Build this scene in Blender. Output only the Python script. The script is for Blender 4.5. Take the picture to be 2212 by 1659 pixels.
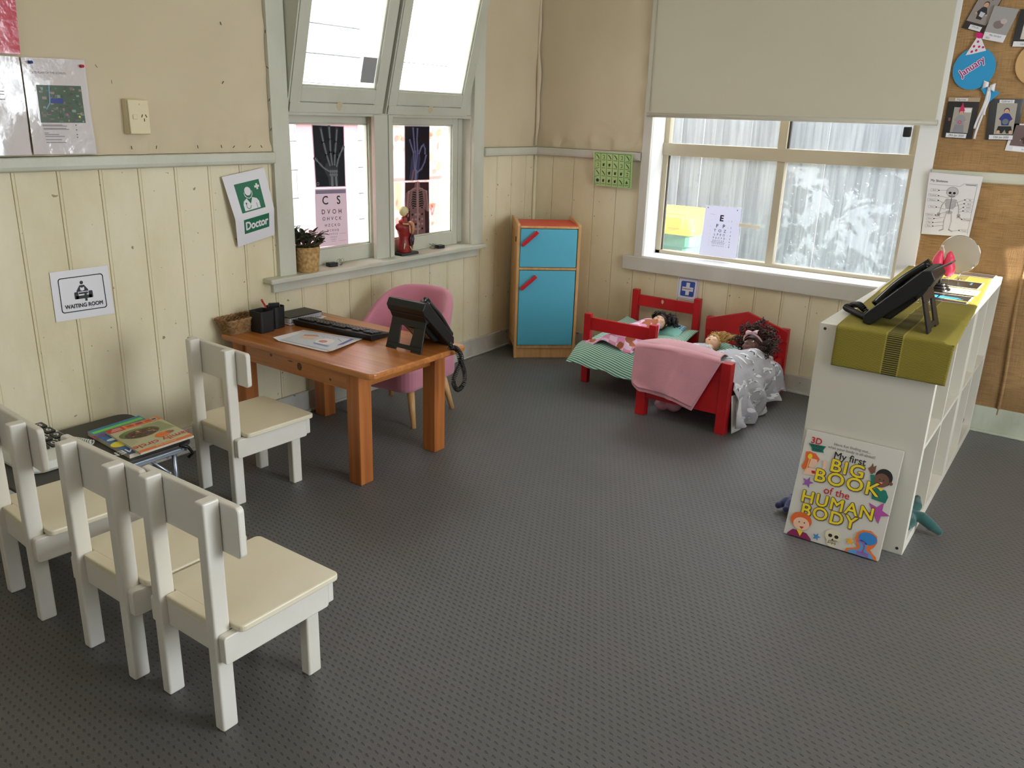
import bpy, math, random
from mathutils import Vector, Matrix
random.seed(7)
PI = math.pi
sc = bpy.context.scene
COL = sc.collection
for o in list(bpy.data.objects):
    bpy.data.objects.remove(o)

# ------------------------------------------------------------------ camera
cam_d = bpy.data.cameras.new('camera')
cam = bpy.data.objects.new('camera', cam_d)
COL.objects.link(cam)
cam_d.sensor_width = 36.0
cam_d.lens = 1779.57 * 36.0 / 2212.0
cam_d.clip_start = 0.05
CR = ((0.81207, 0.58278, 0.03013), (0.20396, -0.23556, -0.95021), (-0.54666, 0.77779, -0.31015))
_r = Vector(CR[0]).normalized()
_b = -Vector(CR[2]).normalized()
_u = _b.cross(_r).normalized()
_r = _u.cross(_b)
M = Matrix.Identity(4)
for i in range(3):
    M[i][0] = _r[i]; M[i][1] = _u[i]; M[i][2] = _b[i]
M.translation = (3.031, -4.489, 1.42)
cam.matrix_world = M
sc.camera = cam

# ------------------------------------------------------------------ world, sun, daylight, exposure
w = bpy.data.worlds.new('world'); sc.world = w
w.use_nodes = True
nt = w.node_tree
bg = nt.nodes['Background']
bg.inputs[0].default_value = (0.86, 0.93, 1.0, 1)
bg.inputs[1].default_value = 6.0
def lamp(name, kind, loc, direction, energy, color, **kw):
    d = bpy.data.lights.new(name, kind)
    d.energy = energy; d.color = color
    for k, v in kw.items():
        setattr(d, k, v)
    o = bpy.data.objects.new(name, d)
    COL.objects.link(o)
    o.location = loc
    o.rotation_euler = Vector(direction).to_track_quat('-Z', 'Y').to_euler()
    return o
lamp('sun', 'SUN', (9, -1, 4), (-0.94, 0.05, -0.33), 24.0, (1.0, 0.93, 0.80), angle=0.01)
# daylight from the right; its door opening is an added part
lamp('right_daylight', 'AREA', (5.10, -2.0, 1.25), (-1, 0, 0), 50.0, (0.88, 0.94, 1.0), shape='RECTANGLE', size=1.7, size_y=2.0)
# daylight through the window behind the camera
lamp('rear_daylight', 'AREA', (2.6, -6.40, 1.7), (0, 1, 0), 1.0, (1.0, 0.97, 0.90), shape='RECTANGLE', size=3.0, size_y=1.2)
# added warm fill lamp under the ceiling
lamp('ceiling_fill', 'AREA', (2.6, -2.6, 2.66), (0, 0, -1), 6.0, (1.0, 0.93, 0.80), shape='RECTANGLE', size=1.6, size_y=0.6)
for nm, lc, dr, sx, sy in (('window_portal_left', (-0.18, -1.32, 1.6), (1, 0, 0), 1.4, 1.9), ('window_portal_back', (1.5, 0.24, 1.05), (0, -1, 0), 1.45, 0.9)):
    p = lamp(nm, 'AREA', lc, dr, 1.0, (1, 1, 1), shape='RECTANGLE', size=sx, size_y=sy)
    p.data.cycles.is_portal = True
sc.view_settings.view_transform = 'Standard'
sc.view_settings.look = 'None'
sc.view_settings.gamma = 1.0
sc.view_settings.exposure = 0.55
sc.view_settings.use_curve_mapping = False

# ------------------------------------------------------------------ materials
def s2l(c):
    c = c / 255.0
    return c / 12.92 if c <= 0.04045 else ((c + 0.055) / 1.055) ** 2.4
def rgb(r, g, b):
    return (s2l(r), s2l(g), s2l(b), 1.0)
MATS = {}
def mat(name, col, rough=0.6, metal=0.0, spec=0.5, var=0.0, vscale=6.0, bump=0.0, bscale=60.0, sheen=0.0, coat=0.0, var2=None):
    if name in MATS:
        return MATS[name]
    m = bpy.data.materials.new(name); m.use_nodes = True
    n = m.node_tree; P = n.nodes['Principled BSDF']
    P.inputs['Base Color'].default_value = rgb(*col)
    P.inputs['Roughness'].default_value = rough
    P.inputs['Metallic'].default_value = metal
    P.inputs['Specular IOR Level'].default_value = spec
    P.inputs['Coat Weight'].default_value = coat
    if sheen:
        P.inputs['Sheen Weight'].default_value = sheen
        P.inputs['Sheen Roughness'].default_value = 0.5
    tc = n.nodes.new('ShaderNodeTexCoord')
    if var > 0 or var2:
        nz = n.nodes.new('ShaderNodeTexNoise'); nz.inputs['Scale'].default_value = vscale
        nz.inputs['Detail'].default_value = 5.0
        n.links.new(tc.outputs['Object'], nz.inputs['Vector'])
        cr = n.nodes.new('ShaderNodeValToRGB')
        c2 = var2 if var2 else tuple(max(0, c * (1 - var)) for c in col)
        cr.color_ramp.elements[0].position = 0.35; cr.color_ramp.elements[0].color = rgb(*c2)
        cr.color_ramp.elements[1].position = 0.65; cr.color_ramp.elements[1].color = rgb(*col)
        n.links.new(nz.outputs['Fac'], cr.inputs['Fac'])
        n.links.new(cr.outputs['Color'], P.inputs['Base Color'])
    if bump > 0:
        nb = n.nodes.new('ShaderNodeTexNoise'); nb.inputs['Scale'].default_value = bscale
        nb.inputs['Detail'].default_value = 3.0
        n.links.new(tc.outputs['Object'], nb.inputs['Vector'])
        bp = n.nodes.new('ShaderNodeBump'); bp.inputs['Strength'].default_value = bump
        bp.inputs['Distance'].default_value = 0.01
        n.links.new(nb.outputs['Fac'], bp.inputs['Height'])
        n.links.new(bp.outputs['Normal'], P.inputs['Normal'])
    MATS[name] = m
    return m
def newmat(name):
    m = bpy.data.materials.new(name); m.use_nodes = True
    MATS[name] = m
    return m, m.node_tree, m.node_tree.nodes['Principled BSDF']
def N(n, t, **kw):
    x = n.nodes.new(t)
    for k, v in kw.items():
        if k.startswith('i_'):
            x.inputs[k[2:].replace('_', ' ')].default_value = v
        else:
            setattr(x, k, v)
    return x
def math_(n, op, a, b=None, c=None):
    x = n.nodes.new('ShaderNodeMath'); x.operation = op
    for i, q in enumerate((a, b, c)):
        if q is None: continue
        if isinstance(q, (int, float)): x.inputs[i].default_value = q
        else: n.links.new(q, x.inputs[i])
    return x.outputs[0]
def mixc(n, fac, a, b):
    x = n.nodes.new('ShaderNodeMix'); x.data_type = 'RGBA'
    if isinstance(fac, (int, float)): x.inputs[0].default_value = fac
    else: n.links.new(fac, x.inputs[0])
    for i, q in ((6, a), (7, b)):
        if isinstance(q, tuple): x.inputs[i].default_value = q
        else: n.links.new(q, x.inputs[i])
    return x.outputs[2]
def ramp(n, fac, p0, p1, inv=False):
    x = n.nodes.new('ShaderNodeMapRange')
    x.inputs['From Min'].default_value = p0; x.inputs['From Max'].default_value = p1
    if inv:
        x.inputs['To Min'].default_value = 1.0; x.inputs['To Max'].default_value = 0.0
    n.links.new(fac, x.inputs['Value'])
    return x.outputs[0]

def painted(name, col, dirt, chips=0.0, chipcol=(110, 95, 70), rough=0.5, dscale=2.2, lo=0.42, hi=0.75, chip_scale=34):
    m, n, P = newmat(name)
    g = N(n, 'ShaderNodeNewGeometry')
    nz = N(n, 'ShaderNodeTexNoise', i_Scale=dscale, i_Detail=6.0, i_Roughness=0.6)
    mp = N(n, 'ShaderNodeMapping'); mp.inputs['Scale'].default_value = (1, 1, 0.55)
    n.links.new(g.outputs['Position'], mp.inputs['Vector'])
    n.links.new(mp.outputs[0], nz.inputs['Vector'])
    c = mixc(n, ramp(n, nz.outputs['Fac'], lo, hi), rgb(*col), rgb(*dirt))
    if chips:
        v = N(n, 'ShaderNodeTexNoise', i_Scale=chip_scale, i_Detail=2.0)
        n.links.new(g.outputs['Position'], v.inputs['Vector'])
        c = mixc(n, ramp(n, v.outputs['Fac'], chips, chips + 0.02), c, rgb(*chipcol))
    n.links.new(c, P.inputs['Base Color'])
    P.inputs['Roughness'].default_value = rough
    b = N(n, 'ShaderNodeTexNoise', i_Scale=35.0, i_Detail=4.0)
    n.links.new(g.outputs['Position'], b.inputs['Vector'])
    bp = N(n, 'ShaderNodeBump', i_Strength=0.12, i_Distance=0.01)
    n.links.new(b.outputs['Fac'], bp.inputs['Height']); n.links.new(bp.outputs[0], P.inputs['Normal'])
    return m
BOARD = painted('board_paint', (228, 218, 187), (208, 194, 152), chips=0.715, chipcol=(146, 132, 98))
TRIM = painted('trim_paint', (206, 206, 190), (190, 190, 170), chips=0.79, chipcol=(120, 105, 80), dscale=3)
SASH = painted('sash_paint', (200, 200, 184), (186, 185, 165), chips=0.80, chipcol=(130, 118, 90), dscale=3)
TRIM2 = painted('grey_trim_paint', (205, 201, 190), (190, 184, 170), chips=0.80, chipcol=(90, 70, 55), dscale=3)
SKIRT = painted('skirting_paint', (205, 203, 193), (170, 165, 150), chips=0.70, chipcol=(135, 120, 165), dscale=5, chip_scale=34)
GREENSKIRT = painted('green_skirting_paint', (196, 200, 180), (160, 165, 140), chips=0.72, chipcol=(60, 55, 40), dscale=4)
CLOTH = mat('wall_cloth', (212, 197, 168), rough=0.9, var2=(202, 187, 156), vscale=1.6, bump=0.15, bscale=9)
CEIL = mat('ceiling_paint', (225, 220, 205), rough=0.8)
PLAIN = mat('plain_wall_paint', (160, 146, 120), rough=0.8)

# dark carpet with staggered dashes
m, n, P = newmat('ribbed_carpet')
g = N(n, 'ShaderNodeNewGeometry'); sp = N(n, 'ShaderNodeSeparateXYZ'); n.links.new(g.outputs['Position'], sp.inputs[0])
X, Y = sp.outputs[0], sp.outputs[1]
rowf = math_(n, 'DIVIDE', Y, 0.0195)
row = math_(n, 'FLOOR', rowf)
odd = math_(n, 'MULTIPLY', math_(n, 'MODULO', math_(n, 'ADD', row, 4000.0), 2.0), 0.5)
fu = math_(n, 'SUBTRACT', math_(n, 'FRACT', math_(n, 'ADD', math_(n, 'DIVIDE', X, 0.0225), odd)), 0.5)
fv = math_(n, 'SUBTRACT', math_(n, 'FRACT', rowf), 0.5)
fv = math_(n, 'ADD', fv, math_(n, 'MULTIPLY', fu, 0.35))
d = math_(n, 'ADD', math_(n, 'POWER', math_(n, 'DIVIDE', fu, 0.30), 2.0), math_(n, 'POWER', math_(n, 'DIVIDE', fv, 0.15), 2.0))
dash = ramp(n, d, 0.5, 1.15, inv=True)
nz = N(n, 'ShaderNodeTexNoise', i_Scale=420.0, i_Detail=2.0); n.links.new(g.outputs['Position'], nz.inputs['Vector'])
nl = N(n, 'ShaderNodeTexNoise', i_Scale=1.7, i_Detail=4.0); n.links.new(g.outputs['Position'], nl.inputs['Vector'])
base = mixc(n, ramp(n, nz.outputs['Fac'], 0.3, 0.7), rgb(58, 57, 54), rgb(88, 85, 79))
nc = N(n, 'ShaderNodeTexNoise', i_Scale=5.0, i_Detail=3.0); n.links.new(g.outputs['Position'], nc.inputs['Vector'])
base = mixc(n, math_(n, 'MULTIPLY', ramp(n, nc.outputs['Fac'], 0.4, 0.6), 0.30), base, rgb(84, 74, 77))
base = mixc(n, math_(n, 'MULTIPLY', ramp(n, nl.outputs['Fac'], 0.35, 0.7), 0.35), base, rgb(62, 64, 60))
colr = mixc(n, math_(n, 'MULTIPLY', dash, 0.80), base, rgb(20, 19, 19))
n.links.new(colr, P.inputs['Base Color'])
P.inputs['Roughness'].default_value = 0.50; P.inputs['Specular IOR Level'].default_value = 0.75
P.inputs['Sheen Weight'].default_value = 0.15
bp = N(n, 'ShaderNodeBump', i_Strength=0.6, i_Distance=0.004)
hh = math_(n, 'SUBTRACT', math_(n, 'MULTIPLY', nz.outputs['Fac'], 0.35), dash)
n.links.new(hh, bp.inputs['Height']); n.links.new(bp.outputs[0], P.inputs['Normal'])
CARPET = m

# hessian wall cloth: woven brown
m, n, P = newmat('hessian')
g = N(n, 'ShaderNodeNewGeometry')
def streak(scale, sx, sy, sz, det=3.0):
    mp = N(n, 'ShaderNodeMapping'); mp.inputs['Scale'].default_value = (sx, sy, sz)
    n.links.new(g.outputs['Position'], mp.inputs['Vector'])
    z = N(n, 'ShaderNodeTexNoise', i_Scale=scale, i_Detail=det); n.links.new(mp.outputs[0], z.inputs['Vector'])
    return z.outputs['Fac']
a = streak(1.0, 12, 1, 420); b = streak(1.0, 420, 1, 12); big = streak(2.2, 1, 1, 1.4)
c = mixc(n, ramp(n, big, 0.38, 0.66), rgb(150, 116, 74), rgb(184, 146, 98))
c = mixc(n, math_(n, 'MULTIPLY', ramp(n, a, 0.48, 0.62), 0.5), c, rgb(112, 82, 48))
c = mixc(n, math_(n, 'MULTIPLY', ramp(n, b, 0.50, 0.66), 0.4), c, rgb(122, 90, 54))
n.links.new(c, P.inputs['Base Color']); P.inputs['Roughness'].default_value = 0.9
bp = N(n, 'ShaderNodeBump', i_Strength=0.5, i_Distance=0.004)
n.links.new(math_(n, 'ADD', a, b), bp.inputs['Height']); n.links.new(bp.outputs[0], P.inputs['Normal'])
HESS = m

# woods
def wood(name, c1, c2, axis, scale=1.0, rough=0.35, knots=False, coat=0.2):
    m, n, P = newmat(name)
    tc = N(n, 'ShaderNodeTexCoord'); mp = N(n, 'ShaderNodeMapping')
    s = [38 * scale] * 3; s['xyz'.index(axis)] = 1.6 * scale
    mp.inputs['Scale'].default_value = s
    n.links.new(tc.outputs['Object'], mp.inputs['Vector'])
    z = N(n, 'ShaderNodeTexNoise', i_Scale=1.0, i_Detail=6.0, i_Distortion=0.6); n.links.new(mp.outputs[0], z.inputs['Vector'])
    z2 = N(n, 'ShaderNodeTexNoise', i_Scale=3.0, i_Detail=2.0); n.links.new(tc.outputs['Object'], z2.inputs['Vector'])
    c = mixc(n, ramp(n, z.outputs['Fac'], 0.35, 0.68), rgb(*c1), rgb(*c2))
    c = mixc(n, math_(n, 'MULTIPLY', ramp(n, z2.outputs['Fac'], 0.4, 0.75), 0.35), c, rgb(*c2))
    if knots:
        v = N(n, 'ShaderNodeTexVoronoi', i_Scale=5.5); n.links.new(tc.outputs['Object'], v.inputs['Vector'])
        c = mixc(n, ramp(n, v.outputs['Distance'], 0.06, 0.11, inv=True), c, rgb(84, 48, 24))
    n.links.new(c, P.inputs['Base Color'])
    P.inputs['Roughness'].default_value = rough; P.inputs['Coat Weight'].default_value = coat
    P.inputs['Coat Roughness'].default_value = 0.25
    bp = N(n, 'ShaderNodeBump', i_Strength=0.12, i_Distance=0.004)
    n.links.new(z.outputs['Fac'], bp.inputs['Height']); n.links.new(bp.outputs[0], P.inputs['Normal'])
    return m
PINE_X = wood('orange_pine_along_x', (200, 130, 66), (166, 96, 42), 'x', rough=0.30, coat=0.5)
PINE_Y = wood('orange_pine_along_y', (196, 126, 62), (160, 92, 40), 'y')
PINE_Z = wood('orange_pine_along_z', (190, 116, 54), (156, 86, 36), 'z', rough=0.45, coat=0.1)
BEECH = wood('beech_along_z', (226, 182, 124), (208, 158, 100), 'z', scale=1.4, coat=0.1)
PALING = wood('weathered_paling', (106, 111, 116), (60, 64, 70), 'z', scale=0.9, rough=0.9, coat=0.0)

# glass
def glass(name, gloss=0.08, haze=0.0, patches=False, tint=(1, 1, 1, 1)):
    m = bpy.data.materials.new(name); m.use_nodes = True
    n = m.node_tree; n.nodes.clear()
    out = N(n, 'ShaderNodeOutputMaterial')
    tr = N(n, 'ShaderNodeBsdfTransparent'); tr.inputs[0].default_value = tint
    gl = N(n, 'ShaderNodeBsdfGlossy'); gl.inputs['Roughness'].default_value = 0.03
    mx = N(n, 'ShaderNodeMixShader'); mx.inputs[0].default_value = gloss
    n.links.new(tr.outputs[0], mx.inputs[1]); n.links.new(gl.outputs[0], mx.inputs[2])
    last = mx.outputs[0]
    if haze:
        df = N(n, 'ShaderNodeBsdfTranslucent'); df.inputs[0].default_value = (0.9, 0.93, 0.97, 1)
        mh = N(n, 'ShaderNodeMixShader'); mh.inputs[0].default_value = haze
        if patches:
            g = N(n, 'ShaderNodeNewGeometry')
            z = N(n, 'ShaderNodeTexNoise', i_Scale=8.0, i_Detail=8.0, i_Roughness=0.7, i_Distortion=0.5); n.links.new(g.outputs['Position'], z.inputs['Vector'])
            z2 = N(n, 'ShaderNodeTexNoise', i_Scale=70.0, i_Detail=2.0); n.links.new(g.outputs['Position'], z2.inputs['Vector'])
            f = math_(n, 'MULTIPLY', ramp(n, z.outputs['Fac'], 0.52, 0.53), 0.09)
            f2 = math_(n, 'MULTIPLY', ramp(n, z2.outputs['Fac'], 0.70, 0.73), 0.25)
            n.links.new(math_(n, 'ADD', math_(n, 'ADD', f, f2), haze), mh.inputs[0])
        n.links.new(last, mh.inputs[1]); n.links.new(df.outputs[0], mh.inputs[2])
        last = mh.outputs[0]
    n.links.new(last, out.inputs[0])
    MATS[name] = m
    return m
GLASS = glass('clear_glass', 0.05, 0.04)
DIRTY = glass('dusty_glass', 0.04, 0.07, False)
PEELED = glass('glass_with_peeled_film', 0.04, 0.08, True)
CLEARFILM = glass('clear_plastic_film', 0.22, 0.0)
def lucent(name, col, thru=None, t=0.6, rough=0.4, alpha=None):
    """paper or film that lets some daylight through"""
    m = bpy.data.materials.new(name); m.use_nodes = True
    n = m.node_tree; n.nodes.clear()
    out = N(n, 'ShaderNodeOutputMaterial')
    d = N(n, 'ShaderNodeBsdfPrincipled'); d.inputs['Base Color'].default_value = rgb(*col); d.inputs['Roughness'].default_value = rough
    tl = N(n, 'ShaderNodeBsdfTranslucent'); tl.inputs[0].default_value = rgb(*(thru or col))
    mx = N(n, 'ShaderNodeMixShader'); mx.inputs[0].default_value = t
    n.links.new(d.outputs[0], mx.inputs[1]); n.links.new(tl.outputs[0], mx.inputs[2])
    n.links.new(mx.outputs[0], out.inputs[0])
    MATS[name] = m
    return m

# ------------------------------------------------------------------ mesh builder
class MB:
    def __init__(s):
        s.v = []; s.f = []; s.m = []; s.mats = []; s.sm = []
    def mi(s, m):
        if m not in s.mats: s.mats.append(m)
        return s.mats.index(m)
    def add(s, vs, fs, m, smooth=False, T=None):
        o = len(s.v)
        for p in vs:
            p = Vector(p)
            s.v.append(tuple(T @ p) if T is not None else tuple(p))
        k = s.mi(m)
        for f in fs:
            s.f.append(tuple(o + i for i in f)); s.m.append(k); s.sm.append(smooth)
    def box(s, x0, x1, y0, y1, z0, z1, m, T=None):
        vs = [(x, y, z) for z in (z0, z1) for y in (y0, y1) for x in (x0, x1)]
        fs = [(0, 2, 3, 1), (4, 5, 7, 6), (0, 1, 5, 4), (2, 6, 7, 3), (0, 4, 6, 2), (1, 3, 7, 5)]
        s.add(vs, fs, m, False, T)
    def prism(s, poly, h0, h1, m, axis='z', T=None, smooth=False):
        n = len(poly)
        def mk(p, h):
            if axis == 'z': return (p[0], p[1], h)
            if axis == 'y': return (p[0], h, p[1])
            return (h, p[0], p[1])
        vs = [mk(p, h0) for p in poly] + [mk(p, h1) for p in poly]
        fs = [tuple(range(n))[::-1], tuple(range(n, 2 * n))]
        if axis == 'y': fs = [f[::-1] for f in fs]
        for i in range(n):
            j = (i + 1) % n
            q = (i, j, n + j, n + i)
            fs.append(q[::-1] if axis == 'y' else q)
        s.add(vs, fs, m, smooth, T)
    def tube(s, pts, r, m, seg=8, closed=False, T=None, caps=True):
        pts = [Vector(p) for p in pts]; n = len(pts); vs = []; fs = []
        prev = None
        for i, p in enumerate(pts):
            if closed: t = pts[(i + 1) % n] - pts[i - 1]
            else: t = pts[min(i + 1, n - 1)] - pts[max(i - 1, 0)]
            if t.length < 1e-9: t = Vector((0, 0, 1))
            t.normalize()
            if prev is None:
                a = t.orthogonal().normalized()
            else:
                a = prev - t * prev.dot(t)
                a = a.normalized() if a.length > 1e-6 else t.orthogonal().normalized()
            prev = a; b = t.cross(a)
            rr = r[i] if isinstance(r, (list, tuple)) else r
            for k in range(seg):
                q = 2 * PI * k / seg
                vs.append(p + a * (math.cos(q) * rr) + b * (math.sin(q) * rr))
        m_ = n if closed else n - 1
        for i in range(m_):
            for k in range(seg):
                a0 = i * seg + k; a1 = i * seg + (k + 1) % seg
                b0 = ((i + 1) % n) * seg + k; b1 = ((i + 1) % n) * seg + (k + 1) % seg
                fs.append((a0, a1, b1, b0))
        if caps and not closed:
            fs.append(tuple(range(seg))[::-1]); fs.append(tuple(range((n - 1) * seg, n * seg)))
        s.add(vs, fs, m, True, T)
    def ball(s, c, r, m, seg=16, rings=10, T=None):
        if isinstance(r, (int, float)): r = (r, r, r)
        vs = []; fs = []
        for i in range(rings + 1):
            th = PI * i / rings
            for k in range(seg):
                q = 2 * PI * k / seg
                vs.append((c[0] + r[0] * math.sin(th) * math.cos(q), c[1] + r[1] * math.sin(th) * math.sin(q), c[2] + r[2] * math.cos(th)))
        for i in range(rings):
            for k in range(seg):
                fs.append((i * seg + k, (i + 1) * seg + k, (i + 1) * seg + (k + 1) % seg, i * seg + (k + 1) % seg))
        s.add(vs, fs, m, True, T)
    def lathe(s, prof, m, c=(0, 0, 0), seg=24, T=None, closed=False):
        vs = []; fs = []; n = len(prof)
        for r, z in prof:
            for k in range(seg):
                q = 2 * PI * k / seg
                vs.append((c[0] + r * math.cos(q), c[1] + r * math.sin(q), c[2] + z))
        for i in range(n if closed else n - 1):
            for k in range(seg):
                j = (i + 1) % n
                fs.append((i * seg + k, i * seg + (k + 1) % seg, j * seg + (k + 1) % seg, j * seg + k))
        s.add(vs, fs, m, True, T)
    def grid(s, fn, nu, nv, m, T=None, thick=0.0, smooth=True):
        """fn(u,v)->point; thick gives it a second side"""
        P = [[Vector(fn(i / nu, j / nv)) for i in range(nu + 1)] for j in range(nv + 1)]
        vs = [p for row in P for p in row]; fs = []
        W = nu + 1
        for j in range(nv):
            for i in range(nu):
                fs.append((j * W + i, j * W + i + 1, (j + 1) * W + i + 1, (j + 1) * W + i))
        if thick:
            o = len(vs); back = []
            for j in range(nv + 1):
                for i in range(nu + 1):
                    a = P[j][min(i + 1, nu)] - P[j][max(i - 1, 0)]
                    b = P[min(j + 1, nv)][i] - P[max(j - 1, 0)][i]
                    nn = a.cross(b)
                    nn = nn.normalized() if nn.length > 1e-12 else Vector((0, 0, 1))
                    back.append(P[j][i] - nn * thick)
            vs += back
            fs += [tuple(o + q for q in f[::-1]) for f in list(fs)]
            for i in range(nu):
                fs.append((i, o + i, o + i + 1, i + 1))
                t = nv * W
                fs.append((t + i, t + i + 1, o + t + i + 1, o + t + i))
            for j in range(nv):
                a, b = j * W, (j + 1) * W
                fs.append((a, b, o + b, o + a))
                fs.append((a + nu, o + a + nu, o + b + nu, b + nu))
        s.add(vs, fs, m, smooth, T)
    def build(s, name, parent=None, bevel=0.0, seg=2, loc=None, rot=None, subsurf=0, remesh=0.0, smooth_it=0):
        me = bpy.data.meshes.new(name)
        me.from_pydata(s.v, [], s.f)
        for q in s.mats: me.materials.append(q)
        me.polygons.foreach_set('material_index', s.m)
        me.polygons.foreach_set('use_smooth', s.sm)
        me.update()
        o = bpy.data.objects.new(name, me); COL.objects.link(o)
        if parent is not None: o.parent = parent
        if loc: o.location = loc
        if rot: o.rotation_euler = rot
        if remesh:
            md = o.modifiers.new('remesh', 'REMESH'); md.mode = 'VOXEL'; md.voxel_size = remesh; md.use_smooth_shade = True
        if smooth_it:
            md = o.modifiers.new('smooth', 'SMOOTH'); md.iterations = smooth_it; md.factor = 0.6
        if bevel:
            md = o.modifiers.new('bevel', 'BEVEL'); md.width = bevel; md.segments = seg; md.limit_method = 'ANGLE'; md.angle_limit = 0.6
        if subsurf:
            md = o.modifiers.new('subsurf', 'SUBSURF'); md.levels = subsurf; md.render_levels = subsurf
        return o
def boxo(name, parent, x0, x1, y0, y1, z0, z1, m, bevel=0.002, **kw):
    b = MB(); b.box(x0, x1, y0, y1, z0, z1, m)
    return b.build(name, parent, bevel=bevel, **kw)
def rrect(x0, x1, y0, y1, r, n=5):
    out = []
    for cx, cy, a0 in ((x1 - r, y0 + r, -90), (x1 - r, y1 - r, 0), (x0 + r, y1 - r, 90), (x0 + r, y0 + r, 180)):
        for k in range(n + 1):
            a = math.radians(a0 + 90 * k / n)
            out.append((cx + r * math.cos(a), cy + r * math.sin(a)))
    return out
def empty(name, loc=(0, 0, 0), rz=0.0):
    o = bpy.data.objects.new(name, None); COL.objects.link(o)
    o.location = loc; o.rotation_euler = (0, 0, rz); o.empty_display_size = 0.05
    return o
def tag(o, label=None, cat=None, group=None, kind=None):
    if label: o['label'] = label
    if cat: o['category'] = cat
    if group: o['group'] = group
    if kind: o['kind'] = kind
    return o
def thing(name, label, cat, loc=(0, 0, 0), rz=0.0, group=None):
    return tag(empty(name, loc, rz), label, cat, group)
def copy_tree(o, parent=None):
    c = o.copy(); COL.objects.link(c); c.parent = parent
    for ch in [q for q in bpy.data.objects if q.parent == o]:
        copy_tree(ch, c)
    return c

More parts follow.
